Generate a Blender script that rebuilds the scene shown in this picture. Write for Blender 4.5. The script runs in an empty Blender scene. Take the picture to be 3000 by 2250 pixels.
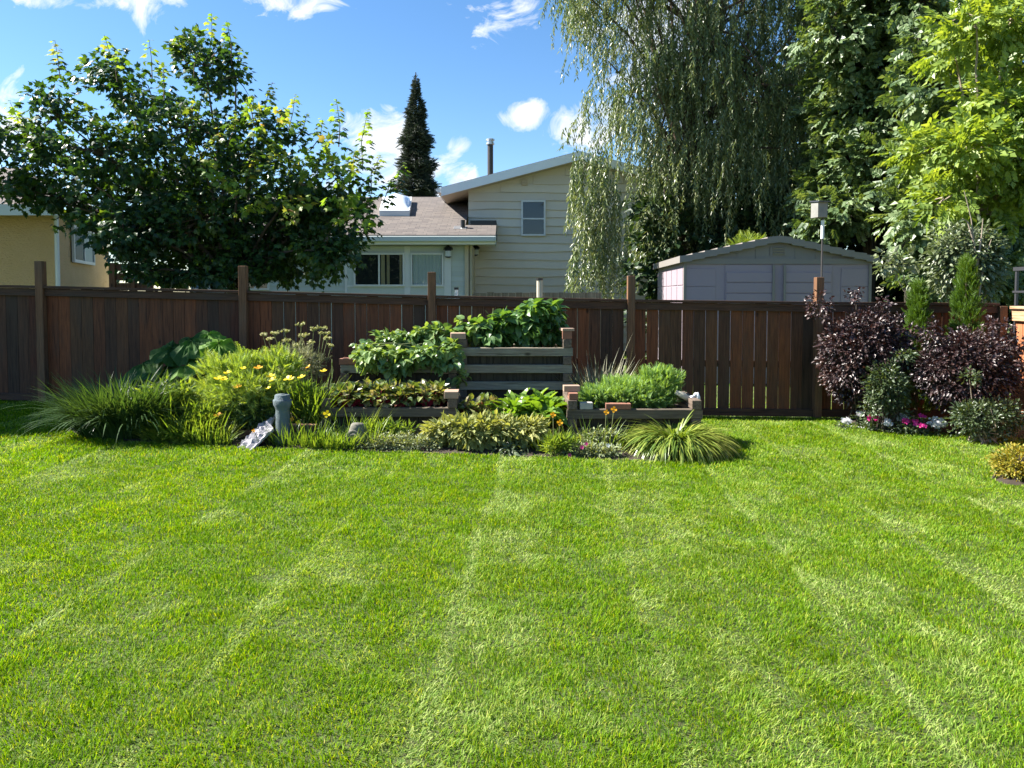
import bpy, math, random
import numpy as np
from mathutils import Vector
R = math.radians
rng = np.random.default_rng(11)
random.seed(5)
scene = bpy.context.scene
COL = scene.collection

# ------------------------------------------------------------------ camera model
FPX, HOR, PIT, CAMZ = 2170.0, 865.0, R(2.5), 1.5
AXY = HOR + FPX * math.tan(PIT)
cp, sp = math.cos(PIT), math.sin(PIT)

def at(px, py, Y):
    """world point that the photograph shows at (px,py) when it stands Y metres away"""
    dx, dy = (px - 1500) / FPX, (AXY - py) / FPX
    s = Y / (cp + dy * sp)
    return np.array([dx * s, Y, CAMZ + (-sp + dy * cp) * s])

GX = [-12, -5.8, -3.3, -.98, 1.46, 3.76, 5.98, 12]
GZ = [.28, .178, .118, .06, .01, -.02, -.036, -.06]
def gz(x): return np.interp(x, GX, GZ)

def xat(px, Y): return (px - 1500) / FPX * Y
def onground(px, Y):
    x = xat(px, Y); return np.array([x, Y, float(gz(x))])
def m_px(n, Y): return n * Y / FPX

# ------------------------------------------------------------------ geometry
class Geo:
    def __init__(s): s.V = []; s.L = []; s.S = []; s.n = 0; s.A = []
    def add(s, V, L, S):
        V = np.asarray(V, float).reshape(-1, 3)
        s.V.append(V); s.L.append(np.asarray(L, np.int64).ravel() + s.n); s.S.append(np.asarray(S, np.int64).ravel()); s.n += len(V)
        return s
    def faces(s, V, F):
        return s.add(V, [i for f in F for i in f], [len(f) for f in F])
    def box(s, x0, x1, y0, y1, z0, z1, sh=None):
        V = np.array([(x, y, z) for z in (z0, z1) for y in (y0, y1) for x in (x0, x1)], float)
        if sh is not None: V[:, 2] += sh(V[:, 0])
        return s.faces(V, [(0,2,3,1),(4,5,7,6),(0,1,5,4),(2,6,7,3),(0,4,6,2),(1,3,7,5)])
    def obox(s, c, half, rz=0, rx=0, ry=0):
        V = np.array([(x, y, z) for z in (-1, 1) for y in (-1, 1) for x in (-1, 1)], float) * half
        cx, sx = math.cos(rx), math.sin(rx); V = V @ np.array([[1,0,0],[0,cx,sx],[0,-sx,cx]])
        cy, sy = math.cos(ry), math.sin(ry); V = V @ np.array([[cy,0,-sy],[0,1,0],[sy,0,cy]])
        cz, sz = math.cos(rz), math.sin(rz); V = V @ np.array([[cz,sz,0],[-sz,cz,0],[0,0,1]])
        return s.faces(V + np.array(c), [(0,2,3,1),(4,5,7,6),(0,1,5,4),(2,6,7,3),(0,4,6,2),(1,3,7,5)])
    def tube(s, pts, rad, seg=8, cap=True):
        pts = np.asarray(pts, float); n = len(pts)
        rad = np.full(n, rad, float) if np.isscalar(rad) else np.asarray(rad, float)
        d = np.gradient(pts, axis=0); d /= np.linalg.norm(d, axis=1)[:, None] + 1e-9
        ref = np.array([0, 0, 1.0]) if abs(d[0][2]) < .9 else np.array([0, 1.0, 0])
        a = np.cross(d, ref); a /= np.linalg.norm(a, axis=1)[:, None] + 1e-9
        b = np.cross(d, a)
        t = np.arange(seg) * 2 * math.pi / seg
        V = pts[:, None] + rad[:, None, None] * (np.cos(t)[None, :, None] * a[:, None] + np.sin(t)[None, :, None] * b[:, None])
        F = [(i*seg+j, i*seg+(j+1) % seg, (i+1)*seg+(j+1) % seg, (i+1)*seg+j) for i in range(n-1) for j in range(seg)]
        if cap: F += [tuple(range(seg))[::-1], tuple((n-1)*seg+j for j in range(seg))]
        return s.faces(V.reshape(-1, 3), F)
    def lathe(s, c, prof, seg=20, jit=0, rg=None):
        c = np.array(c, float); V = []
        for r, z in prof:
            for j in range(seg):
                t = 2 * math.pi * j / seg; rr = r * (1 + (rg.normal() * jit if rg is not None else 0))
                V.append((c[0] + rr * math.cos(t), c[1] + rr * math.sin(t), c[2] + z))
        n = len(prof)
        F = [(i*seg+j, i*seg+(j+1) % seg, (i+1)*seg+(j+1) % seg, (i+1)*seg+j) for i in range(n-1) for j in range(seg)]
        F += [tuple(range(seg))[::-1], tuple((n-1)*seg+j for j in range(seg))]
        return s.faces(V, F)
    def scat(s, T, P, fwd, nrm, sc):
        P = np.asarray(P, float); n = len(P)
        if n == 0: return s
        y = fwd / (np.linalg.norm(fwd, axis=1)[:, None] + 1e-9)
        x = np.cross(y, nrm); x /= np.linalg.norm(x, axis=1)[:, None] + 1e-9
        z = np.cross(x, y)
        TV = np.array(T[0], float); sc = np.broadcast_to(sc, (n,))
        V = P[:, None] + sc[:, None, None] * (TV[None, :, 0, None] * x[:, None] + TV[None, :, 1, None] * y[:, None] + TV[None, :, 2, None] * z[:, None])
        L = np.array([i for f in T[1] for i in f]); S = np.array([len(f) for f in T[1]])
        LL = (L[None, :] + (np.arange(n) * len(TV))[:, None]).ravel()
        return s.add(V.reshape(-1, 3), LL, np.tile(S, n))
    def blades(s, P, az, th0, th1, ln, wd, seg=4, tw=None, prof=None, attr=None, pw=1.0):
        P = np.asarray(P, float); n = len(P)
        az, th0, th1, ln, wd = [np.broadcast_to(v, (n,)).astype(float) for v in (az, th0, th1, ln, wd)]
        h = np.stack([np.cos(az), np.sin(az), np.zeros(n)], 1)
        ta = az + math.pi / 2 + (0 if tw is None else tw)
        w = np.stack([np.cos(ta), np.sin(ta), np.zeros(n)], 1)
        C = P.copy(); rows = []
        for k in range(seg + 1):
            t = k / seg
            if k:
                th = th0 + (th1 - th0) * (t - .5 / seg) ** pw
                C = C + (ln / seg)[:, None] * (np.sin(th)[:, None] * h + np.cos(th)[:, None] * np.array([0, 0, 1.0]))
            pw = (prof(t) if prof else (0.75 + .5 * t) * (1 - t ** 2.5) if k else .7)
            if k < seg:
                rows.append(C - w * (wd * pw * .5)[:, None]); rows.append(C + w * (wd * pw * .5)[:, None])
            else: rows.append(C)
        V = np.stack(rows, 1); m = 2 * seg + 1
        F = [(2*k, 2*k+1, 2*k+3, 2*k+2) for k in range(seg-1)] + [(2*seg-2, 2*seg-1, 2*seg)]
        L = np.array([i for f in F for i in f]); S = np.array([len(f) for f in F])
        if attr is not None: s.A.append(np.repeat(attr, m))
        return s.add(V.reshape(-1, 3), (L[None, :] + (np.arange(n) * m)[:, None]).ravel(), np.tile(S, n))
    def mesh(s, name, org=(0, 0, 0)):
        V = np.concatenate(s.V) - np.array(org, float); L = np.concatenate(s.L); S = np.concatenate(s.S)
        me = bpy.data.meshes.new(name)
        me.vertices.add(len(V)); me.vertices.foreach_set('co', V.astype(np.float32).ravel())
        me.loops.add(len(L)); me.loops.foreach_set('vertex_index', L.astype(np.int32))
        me.polygons.add(len(S)); st = np.concatenate([[0], np.cumsum(S)[:-1]])
        me.polygons.foreach_set('loop_start', st.astype(np.int32))
        try: me.polygons.foreach_set('loop_total', S.astype(np.int32))
        except Exception: pass
        if s.A:
            at_ = me.attributes.new('tint', 'FLOAT', 'POINT'); at_.data.foreach_set('value', np.concatenate(s.A).astype(np.float32))
        me.update(calc_edges=True); me.validate()
        return me

ORG = {}
def obj(name, g, mat, parent=None, bevel=0, smooth=False):
    org = ORG.get(parent.name, (0, 0, 0)) if parent else (0, 0, 0)
    me = g.mesh(name, org); o = bpy.data.objects.new(name, me); COL.objects.link(o)
    for m in (mat if isinstance(mat, (list, tuple)) else [mat]): me.materials.append(m)
    if parent: o.parent = parent; ORG[o.name] = org
    if bevel:
        b = o.modifiers.new('bevel', 'BEVEL'); b.width = bevel; b.segments = 2; b.limit_method = 'ANGLE'
    me.polygons.foreach_set('use_smooth', np.full(len(me.polygons), bool(smooth)))
    return o
def tag(o, label=None, cat=None, group=None, kind=None):
    if label: o['label'] = label
    if cat: o['category'] = cat
    if group: o['group'] = group
    if kind: o['kind'] = kind
    return o
def thing(name, label, cat, loc=(0, 0, 0), group=None):
    o = bpy.data.objects.new(name, None); COL.objects.link(o); o.location = tuple(float(v) for v in loc)
    ORG[o.name] = tuple(float(v) for v in loc)
    return tag(o, label, cat, group)
def dup(root, loc, rz=0, sc=1, label=None, group=None):
    r = root.copy(); COL.objects.link(r); r.location = tuple(float(v) for v in loc); r.rotation_euler = (0, 0, rz); r.scale = (sc, sc, sc)
    if label: r['label'] = label
    if group: r['group'] = group
    for ch in list(root.children):
        c = ch.copy(); COL.objects.link(c); c.parent = r
        for g2 in ch.children:
            d = g2.copy(); COL.objects.link(d); d.parent = c
    return r

# ------------------------------------------------------------------ materials
def newmat(name):
    m = bpy.data.materials.new(name); m.use_nodes = True
    nt = m.node_tree; nt.nodes.clear(); return m, nt, nt.nodes, nt.links
def N(nt, t, **kw):
    n = nt.nodes.new(t)
    for k, v in kw.items():
        if k in ('i',):
            for kk, vv in v.items(): n.inputs[kk].default_value = vv
        else: setattr(n, k, v)
    return n
def col(c): return (c[0], c[1], c[2], 1)
def mixc(nt, f, a, b, bt='MIX'):
    m = nt.nodes.new('ShaderNodeMix'); m.data_type = 'RGBA'; m.blend_type = bt
    for sock, v in ((m.inputs[0], f), (m.inputs[6], a), (m.inputs[7], b)):
        if hasattr(v, 'links'): nt.links.new(v, sock)
        elif isinstance(v, (int, float)): sock.default_value = v
        else: sock.default_value = col(v)
    return m.outputs[2]
def ramp(nt, f, stops):
    r = nt.nodes.new('ShaderNodeValToRGB'); nt.links.new(f, r.inputs[0])
    e = r.color_ramp.elements
    while len(e) < len(stops): e.new(.5)
    for el, (p, c) in zip(e, stops): el.position = p; el.color = col(c) if not isinstance(c, (int, float)) else (c, c, c, 1)
    return r.outputs[0]
def noise(nt, scale, detail=4, vec=None, rough=.6, coord='Object', sc3=None, out=0):
    if vec is None:
        tc = nt.nodes.new('ShaderNodeTexCoord'); vec = tc.outputs[coord]
    if sc3:
        mp = nt.nodes.new('ShaderNodeMapping'); mp.inputs['Scale'].default_value = sc3; nt.links.new(vec, mp.inputs[0]); vec = mp.outputs[0]
    n = nt.nodes.new('ShaderNodeTexNoise'); n.inputs['Scale'].default_value = scale; n.inputs['Detail'].default_value = detail
    n.inputs['Roughness'].default_value = rough; nt.links.new(vec, n.inputs['Vector']); return n.outputs[out]
def bump(nt, h, s=.3, d=.01):
    b = nt.nodes.new('ShaderNodeBump'); b.inputs['Strength'].default_value = s; b.inputs['Distance'].default_value = d
    nt.links.new(h, b.inputs['Height']); return b.outputs[0]
def finish(nt, color, rough=.7, nrm=None, metal=0, spec=.5):
    p = nt.nodes.new('ShaderNodeBsdfPrincipled'); o = nt.nodes.new('ShaderNodeOutputMaterial')
    if hasattr(color, 'links'): nt.links.new(color, p.inputs['Base Color'])
    else: p.inputs['Base Color'].default_value = col(color)
    if hasattr(rough, 'links'): nt.links.new(rough, p.inputs['Roughness'])
    else: p.inputs['Roughness'].default_value = rough
    p.inputs['Metallic'].default_value = metal; p.inputs['Specular IOR Level'].default_value = spec
    if nrm is not None: nt.links.new(nrm, p.inputs['Normal'])
    nt.links.new(p.outputs[0], o.inputs[0]); return p
def wood(name, cols, along='z', gray=None, rough=.75, gscale=9, spec=.3):
    m, nt, _, _ = newmat(name)
    s3 = {'z': (1, 1, .06), 'x': (.06, 1, 1), 'y': (1, .06, 1)}[along]
    g = nt.nodes.new('ShaderNodeNewGeometry'); rnd = g.outputs['Random Per Island']
    stops = [(i / (len(cols) - 1), c) for i, c in enumerate(cols)]
    base = ramp(nt, rnd, stops)
    oi = nt.nodes.new('ShaderNodeObjectInfo')
    tc = nt.nodes.new('ShaderNodeTexCoord')
    va = nt.nodes.new('ShaderNodeVectorMath'); va.operation = 'ADD'
    cb = nt.nodes.new('ShaderNodeCombineXYZ')
    mu = nt.nodes.new('ShaderNodeMath'); mu.operation = 'MULTIPLY_ADD'; nt.links.new(rnd, mu.inputs[0]); mu.inputs[1].default_value = 37; nt.links.new(oi.outputs['Random'], mu.inputs[2])
    for k in range(3): nt.links.new(mu.outputs[0], cb.inputs[k])
    nt.links.new(tc.outputs['Object'], va.inputs[0]); nt.links.new(cb.outputs[0], va.inputs[1])
    gr = noise(nt, gscale * 6, 6, va.outputs[0], .7, sc3=s3)
    big = noise(nt, 5, 4, va.outputs[0], .6, sc3=tuple(max(v, .25) for v in s3))
    c1 = mixc(nt, ramp(nt, gr, [(.3, 0.0), (.7, 1.0)]), mixc(nt, 1.0, base, (.45, .42, .4), 'MULTIPLY'), mixc(nt, 1.0, base, (1.35, 1.3, 1.25), 'MULTIPLY'))
    if gray is not None: c1 = mixc(nt, ramp(nt, big, [(.48, 0.0), (.68, .5)]), c1, gray)
    vo = nt.nodes.new('ShaderNodeTexVoronoi'); vo.inputs['Scale'].default_value = 3.2
    mp = nt.nodes.new('ShaderNodeMapping'); mp.inputs['Scale'].default_value = tuple(1 if v == 1 else .45 for v in s3)
    nt.links.new(va.outputs[0], mp.inputs[0]); nt.links.new(mp.outputs[0], vo.inputs['Vector'])
    kn = ramp(nt, vo.outputs['Distance'], [(.035, 1.0), (.075, 0.0)])
    c1 = mixc(nt, kn, c1, mixc(nt, 1.0, base, (.2, .18, .16), 'MULTIPLY'))
    ck = noise(nt, gscale * 2.6, 3, va.outputs[0], .55, sc3=tuple(1 if v == 1 else .03 for v in s3))
    c1 = mixc(nt, ramp(nt, ck, [(.60, 0.0), (.635, .75), (.66, 0.0)]), c1, mixc(nt, 1.0, base, (.16, .14, .12), 'MULTIPLY'))
    finish(nt, c1, rough, bump(nt, gr, .5, .004), spec=spec); return m
def plain(name, c, rough=.6, var=.15, scale=6, metal=0, bs=0, spec=.5, coord='Object'):
    m, nt, _, _ = newmat(name)
    n1 = noise(nt, scale, 5, coord=coord)
    cc = mixc(nt, n1, tuple(v * (1 - var) for v in c), tuple(v * (1 + var) for v in c))
    finish(nt, cc, rough, bump(nt, noise(nt, scale * 8, 4), bs, .005) if bs else None, metal, spec); return m
def leaf(name, cols, tr=.35, rough=.45, tcol=None, spec=.4, nscale=1.2):
    """cols: list of colours chosen per leaf; tcol: colour of the light that passes through"""
    m, nt, _, _ = newmat(name)
    g = nt.nodes.new('ShaderNodeNewGeometry')
    mx = nt.nodes.new('ShaderNodeMath'); mx.operation = 'MULTIPLY_ADD'; nt.links.new(g.outputs['Random Per Island'], mx.inputs[0]); mx.inputs[1].default_value = .6
    n1 = noise(nt, nscale, 2, g.outputs['Position'])
    ms = nt.nodes.new('ShaderNodeMath'); ms.operation = 'MULTIPLY_ADD'; nt.links.new(n1, ms.inputs[0]); ms.inputs[1].default_value = 1.2; ms.inputs[2].default_value = -.4
    nt.links.new(ms.outputs[0], mx.inputs[2])
    c = ramp(nt, mx.outputs[0], [(i / (len(cols) - 1), q) for i, q in enumerate(cols)])
    p = nt.nodes.new('ShaderNodeBsdfPrincipled'); nt.links.new(c, p.inputs['Base Color']); p.inputs['Roughness'].default_value = rough; p.inputs['Specular IOR Level'].default_value = spec
    t = nt.nodes.new('ShaderNodeBsdfTranslucent'); nt.links.new(mixc(nt, 1.0, c, tcol or (1.9, 1.7, .5), 'MULTIPLY'), t.inputs[0])
    mxs = nt.nodes.new('ShaderNodeMixShader'); mxs.inputs[0].default_value = tr
    nt.links.new(p.outputs[0], mxs.inputs[1]); nt.links.new(t.outputs[0], mxs.inputs[2])
    o = nt.nodes.new('ShaderNodeOutputMaterial'); nt.links.new(mxs.outputs[0], o.inputs[0]); return m

M = {}
M['picket'] = wood('fence_picket_wood', [(.08,.026,.014), (.15,.052,.021), (.05,.028,.018), (.20,.066,.024), (.09,.028,.015), (.062,.042,.024), (.13,.052,.022)], 'z', gray=(.06,.042,.03))
M['rail'] = wood('fence_rail_wood', [(.07,.036,.022), (.085,.04,.023)], 'x', gray=(.055,.045,.036))
M['post'] = wood('fence_post_wood', [(.17,.085,.042), (.13,.068,.038)], 'z', gray=(.10,.078,.055))
M['cedar'] = wood('orange_cedar_wood', [(.50,.21,.10), (.38,.14,.065), (.46,.19,.09)], 'z')
M['cedary'] = wood('orange_cedar_rail_wood', [(.55,.32,.19), (.48,.26,.15)], 'y')
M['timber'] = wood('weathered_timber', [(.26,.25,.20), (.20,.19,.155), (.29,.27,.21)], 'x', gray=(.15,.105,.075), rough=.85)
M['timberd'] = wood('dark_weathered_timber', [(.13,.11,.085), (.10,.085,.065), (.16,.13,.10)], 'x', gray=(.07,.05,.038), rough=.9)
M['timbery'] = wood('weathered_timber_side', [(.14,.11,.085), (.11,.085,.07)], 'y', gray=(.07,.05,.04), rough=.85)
M['liner'] = wood('liner_plank', [(.05,.042,.028), (.035,.03,.022)], 'z', rough=.9)
M['oldwood'] = wood('old_grey_wood', [(.25,.22,.16), (.2,.17,.12)], 'z', rough=.9)
M['brownwood'] = wood('brown_plank', [(.12,.06,.04), (.18,.09,.06)], 'z')
M['concrete'] = plain('grey_concrete', (.10,.13,.145), .95, .5, 14, bs=2)
M['stone'] = plain('pale_stone', (.27,.26,.285), .9, .55, 9, bs=1.5)
M['stoneg'] = plain('carved_stone', (.15,.14,.115), .9, .5, 14, bs=1.6)
M['block'] = plain('grey_block', (.32,.30,.27), .9, .2, 10, bs=.5)
M['brickp'] = plain('pale_brick', (.30,.20,.145), .9, .25, 14, bs=.6)
M['brickr'] = plain('red_brick', (.22,.095,.06), .9, .25, 14, bs=.6)
M['soil'] = plain('garden_soil', (.035,.024,.016), 1, .4, 20, bs=1)
M['white'] = plain('white_trim', (.62,.63,.63), .5, .05, 3)
M['whitev'] = plain('white_painted_board', (.48,.52,.50), .55, .06, 2)
M['fascia'] = plain('grey_white_fascia', (.74,.77,.80), .5, .05, 2)
M['soffit'] = plain('beige_soffit', (.50,.42,.32), .7, .06, 4)
M['blackm'] = plain('black_metal', (.012,.012,.013), .4, .1, 8)
M['railm'] = plain('black_railing_metal', (.035,.035,.04), .35, .1, 8)
M['brownm'] = plain('brown_flue_metal', (.045,.038,.035), .45, .2, 5)
M['steel'] = plain('steel', (.55,.55,.55), .35, .15, 8, metal=.8)
M['blue'] = plain('blue_plastic', (.02,.09,.42), .35, .05, 5)
M['lblue'] = plain('light_blue_plastic', (.10,.45,.85), .35, .05, 5)
M['bark'] = plain('bark', (.09,.065,.045), .95, .35, 14, bs=1)
M['barkp'] = plain('pale_bark', (.26,.21,.16), .9, .35, 12, bs=.8)
M['barkd'] = plain('dark_bark', (.035,.026,.02), .95, .35, 14, bs=1)
M['shed'] = plain('shed_plastic', (.28,.225,.26), .55, .05, 3)
M['shedroof'] = plain('shed_roof_plastic', (.20,.18,.165), .6, .06, 4)
M['beige'] = plain('beige_curtain', (.55,.45,.30), .9, .1, 5)
M['curtain'] = plain('white_curtain', (.55,.58,.6), .9, .1, 5)
M['oldgrey'] = plain('weathered_grey_wood', (.20,.195,.18), .9, .3, 12, bs=.6)
M['dark'] = plain('dark_interior', (.012,.013,.014), .9, .1, 5)
M['flue'] = plain('pale_post', (.42,.38,.30), .8, .2, 6)

def siding_mat(name, c):
    m, nt, _, _ = newmat(name)
    g = nt.nodes.new('ShaderNodeNewGeometry')
    cc = mixc(nt, g.outputs['Random Per Island'], tuple(v * .93 for v in c), tuple(v * 1.05 for v in c))
    gr = noise(nt, 30, 5, sc3=(.05, 1, 1))
    d = noise(nt, 1.3, 5)
    cc = mixc(nt, ramp(nt, d, [(.5, 0.0), (.75, .35)]), cc, tuple(v * .78 for v in c))
    finish(nt, cc, .6, bump(nt, gr, .25, .003)); return m
M['siding'] = siding_mat('beige_siding', (.62,.555,.455))
M['sidingw'] = siding_mat('white_siding', (.46,.50,.48))
def stucco_mat():
    m, nt, _, _ = newmat('yellow_stucco')
    a = noise(nt, 3, 6); b = noise(nt, 16, 6, sc3=(1, 1, 2.2))
    cc = mixc(nt, a, (.66,.42,.20), (.78,.53,.29))
    finish(nt, cc, .9, bump(nt, b, 1, .05)); return m
M['stucco'] = stucco_mat()
def shingle_mat():
    m, nt, _, _ = newmat('roof_shingles')
    tc = nt.nodes.new('ShaderNodeTexCoord')
    sx = nt.nodes.new('ShaderNodeSeparateXYZ'); nt.links.new(tc.outputs['Object'], sx.inputs[0])
    cb = nt.nodes.new('ShaderNodeCombineXYZ'); nt.links.new(sx.outputs[0], cb.inputs[0]); nt.links.new(sx.outputs[1], cb.inputs[1])
    br = nt.nodes.new('ShaderNodeTexBrick'); nt.links.new(cb.outputs[0], br.inputs['Vector'])
    br.offset = .37; br.inputs['Scale'].default_value = 1; br.inputs['Brick Width'].default_value = .26; br.inputs['Row Height'].default_value = .13
    br.inputs['Mortar Size'].default_value = .008; br.inputs['Bias'].default_value = 0
    br.inputs['Color1'].default_value = (.14,.115,.10,1); br.inputs['Color2'].default_value = (.075,.06,.057,1); br.inputs['Mortar'].default_value = (.04,.035,.03,1)
    n1 = noise(nt, 9, 5)
    cc = mixc(nt, ramp(nt, n1, [(.35, 0.0), (.65, .6)]), br.outputs[0], (.10,.088,.08))
    finish(nt, cc, .95, bump(nt, br.outputs['Fac'], -.6, .01)); return m
M['shingle'] = shingle_mat()
def glass_mat():
    m, nt, _, _ = newmat('window_glass')
    t = nt.nodes.new('ShaderNodeBsdfTransparent'); t.inputs[0].default_value = (.75,.8,.78,1)
    g = nt.nodes.new('ShaderNodeBsdfGlossy'); g.inputs['Roughness'].default_value = .03; g.inputs[0].default_value = (.9,.95,1,1)
    mx = nt.nodes.new('ShaderNodeMixShader'); mx.inputs[0].default_value = .06
    o = nt.nodes.new('ShaderNodeOutputMaterial'); nt.links.new(t.outputs[0], mx.inputs[1]); nt.links.new(g.outputs[0], mx.inputs[2]); nt.links.new(mx.outputs[0], o.inputs[0]); return m
M['glass'] = glass_mat()
def ground_mat():
    m, nt, _, _ = newmat('lawn_ground')
    a = noise(nt, 1.5, 6); b = noise(nt, 60, 5)
    cc = mixc(nt, a, (.045,.09,.01), (.07,.12,.012)); cc = mixc(nt, ramp(nt, b, [(.4, 0.0), (.6, 1.0)]), cc, (.05,.055,.012))
    finish(nt, cc, 1, bump(nt, b, 1, .02)); return m
M['ground'] = ground_mat()
def grass_mat():
    m, nt, _, _ = newmat('lawn_grass')
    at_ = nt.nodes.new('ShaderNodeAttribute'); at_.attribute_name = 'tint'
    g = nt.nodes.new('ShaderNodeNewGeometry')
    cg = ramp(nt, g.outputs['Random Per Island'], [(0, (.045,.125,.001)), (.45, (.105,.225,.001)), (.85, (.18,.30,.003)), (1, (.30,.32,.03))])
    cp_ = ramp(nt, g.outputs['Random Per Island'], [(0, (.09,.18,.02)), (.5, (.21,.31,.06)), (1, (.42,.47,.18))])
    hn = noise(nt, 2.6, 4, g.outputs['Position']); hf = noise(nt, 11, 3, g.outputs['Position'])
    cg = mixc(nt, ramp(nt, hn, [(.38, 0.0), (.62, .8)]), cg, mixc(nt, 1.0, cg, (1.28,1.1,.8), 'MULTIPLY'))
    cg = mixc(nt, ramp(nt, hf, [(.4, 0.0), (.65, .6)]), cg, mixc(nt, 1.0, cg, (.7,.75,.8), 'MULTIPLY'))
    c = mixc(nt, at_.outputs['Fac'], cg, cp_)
    p = nt.nodes.new('ShaderNodeBsdfPrincipled'); nt.links.new(c, p.inputs['Base Color']); p.inputs['Roughness'].default_value = .5; p.inputs['Specular IOR Level'].default_value = .12
    t = nt.nodes.new('ShaderNodeBsdfTranslucent'); nt.links.new(mixc(nt, 1.0, c, (1.7, 1.6, .4), 'MULTIPLY'), t.inputs[0])
    mx = nt.nodes.new('ShaderNodeMixShader'); mx.inputs[0].default_value = .4
    o = nt.nodes.new('ShaderNodeOutputMaterial'); nt.links.new(p.outputs[0], mx.inputs[1]); nt.links.new(t.outputs[0], mx.inputs[2]); nt.links.new(mx.outputs[0], o.inputs[0]); return m
M['grass'] = grass_mat()
L_ = {}
L_['maple'] = leaf('maple_leaves', [(.012,.038,.02), (.018,.05,.02), (.028,.07,.018), (.05,.105,.018), (.14,.19,.03)], .33, .4)
L_['shoot'] = leaf('maple_young_leaves', [(.10,.19,.03), (.15,.25,.03), (.22,.30,.05), (.30,.28,.07), (.34,.17,.10)], .45, .45, (1.5,1.5,.6))
L_['willow'] = leaf('willow_leaves', [(.06,.10,.04), (.11,.155,.058), (.18,.21,.085), (.30,.31,.16)], .27, .38, (1.5,1.5,.7), .6)
L_['ash'] = leaf('ash_leaves', [(.035,.07,.026), (.065,.115,.04), (.12,.18,.07), (.22,.28,.13)], .25, .45, None, .5)
L_['box'] = leaf('boxelder_leaves', [(.06,.115,.022), (.12,.19,.032), (.21,.29,.05), (.31,.38,.09)], .36, .42)
L_['paleshrub'] = leaf('pale_shrub_leaves', [(.05,.08,.03), (.10,.13,.06), (.18,.21,.12), (.24,.26,.17)], .25, .4, (1.3,1.4,.7), .6)
L_['back'] = leaf('background_leaves', [(.012,.03,.01), (.02,.045,.014), (.03,.06,.018)], .2, .5)
L_['spruce'] = leaf('spruce_needles', [(.022,.035,.022), (.035,.05,.03), (.055,.06,.035)], .1, .6, (1.2,1.2,.7))
L_['thuja'] = leaf('thuja_foliage', [(.04,.09,.012), (.07,.14,.015), (.12,.18,.02)], .35, .5)
L_['purple'] = leaf('ninebark_leaves', [(.016,.010,.011), (.026,.014,.016), (.05,.026,.024), (.10,.06,.05)], .12, .42, (1.8,.8,.5), .6)
L_['greenshrub'] = leaf('green_shrub_leaves', [(.03,.055,.022), (.06,.09,.04), (.14,.17,.09)], .25, .38, None, .6)
L_['spirea'] = leaf('spirea_leaves', [(.06,.09,.02), (.15,.17,.02), (.28,.26,.03), (.40,.30,.04), (.34,.13,.04)], .35, .5, (1.5,1.3,.6))
L_['bean'] = leaf('bean_leaves', [(.045,.11,.03), (.07,.15,.04), (.12,.22,.05)], .35, .38, None, .55)
L_['vine'] = leaf('vine_leaves', [(.05,.12,.04), (.10,.18,.06), (.18,.27,.08), (.28,.34,.12)], .35, .4, None, .55)
L_['beet'] = leaf('beet_leaves', [(.05,.03,.02), (.04,.075,.025), (.09,.14,.03), (.22,.25,.07), (.28,.24,.16), (.07,.10,.03), (.16,.02,.025)], .3, .35, (1.6,1.4,.5), .6, 6)
L_['chard'] = leaf('chard_leaves', [(.07,.15,.02), (.12,.22,.025), (.22,.31,.04)], .38, .35)
L_['sage'] = leaf('sage_leaves', [(.16,.19,.07), (.27,.29,.10), (.40,.39,.14)], .3, .6, (1.5,1.4,.5), .3)
L_['cover'] = leaf('groundcover_leaves', [(.12,.155,.07), (.20,.24,.12), (.30,.32,.19)], .25, .5)
L_['day'] = leaf('daylily_blades', [(.07,.13,.02), (.15,.21,.03), (.28,.31,.06), (.40,.38,.10)], .3, .38, (1.5,1.5,.5), .5)
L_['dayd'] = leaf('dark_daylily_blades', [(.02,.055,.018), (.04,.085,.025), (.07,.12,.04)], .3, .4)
L_['weed'] = leaf('weed_blades', [(.07,.14,.02), (.13,.21,.03), (.22,.28,.06)], .4, .45)
L_['poppy'] = leaf('poppy_foliage', [(.13,.22,.05), (.20,.29,.06), (.34,.40,.09)], .4, .5)
L_['carrot'] = leaf('carrot_foliage', [(.10,.20,.07), (.17,.29,.09), (.26,.38,.10)], .4, .5)
L_['rhubarb'] = leaf('rhubarb_leaves', [(.035,.09,.022), (.06,.14,.03), (.13,.25,.03)], .4, .6, None, .2)
L_['vgrass'] = leaf('variegated_grass', [(.13,.15,.08), (.24,.25,.15), (.36,.35,.24)], .3, .5, (1.2,1.2,.7))
L_['dill'] = leaf('dill_heads', [(.20,.22,.05), (.32,.32,.10), (.40,.38,.2)], .3, .5, (1.3,1.3,.6))
L_['stem'] = leaf('green_stems', [(.10,.13,.04), (.16,.17,.07)], .1, .6)
L_['yellow'] = leaf('yellow_petals', [(.85,.62,.01), (.9,.72,.02)], .45, .5, (1.1,1,.5))
L_['orange'] = leaf('orange_petals', [(.9,.36,.01), (.88,.45,.02)], .45, .5, (1.1,1,.5))
L_['pink'] = leaf('magenta_petals', [(.65,.02,.28), (.55,.03,.20)], .3, .5, (1.1,1,1))
L_['wpet'] = leaf('white_petals', [(.70,.70,.72), (.78,.76,.80)], .3, .5, (1,1,1))
L_['dry'] = leaf('dry_stalks', [(.30,.24,.14), (.42,.36,.24)], .2, .7, (1,1,1))

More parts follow.
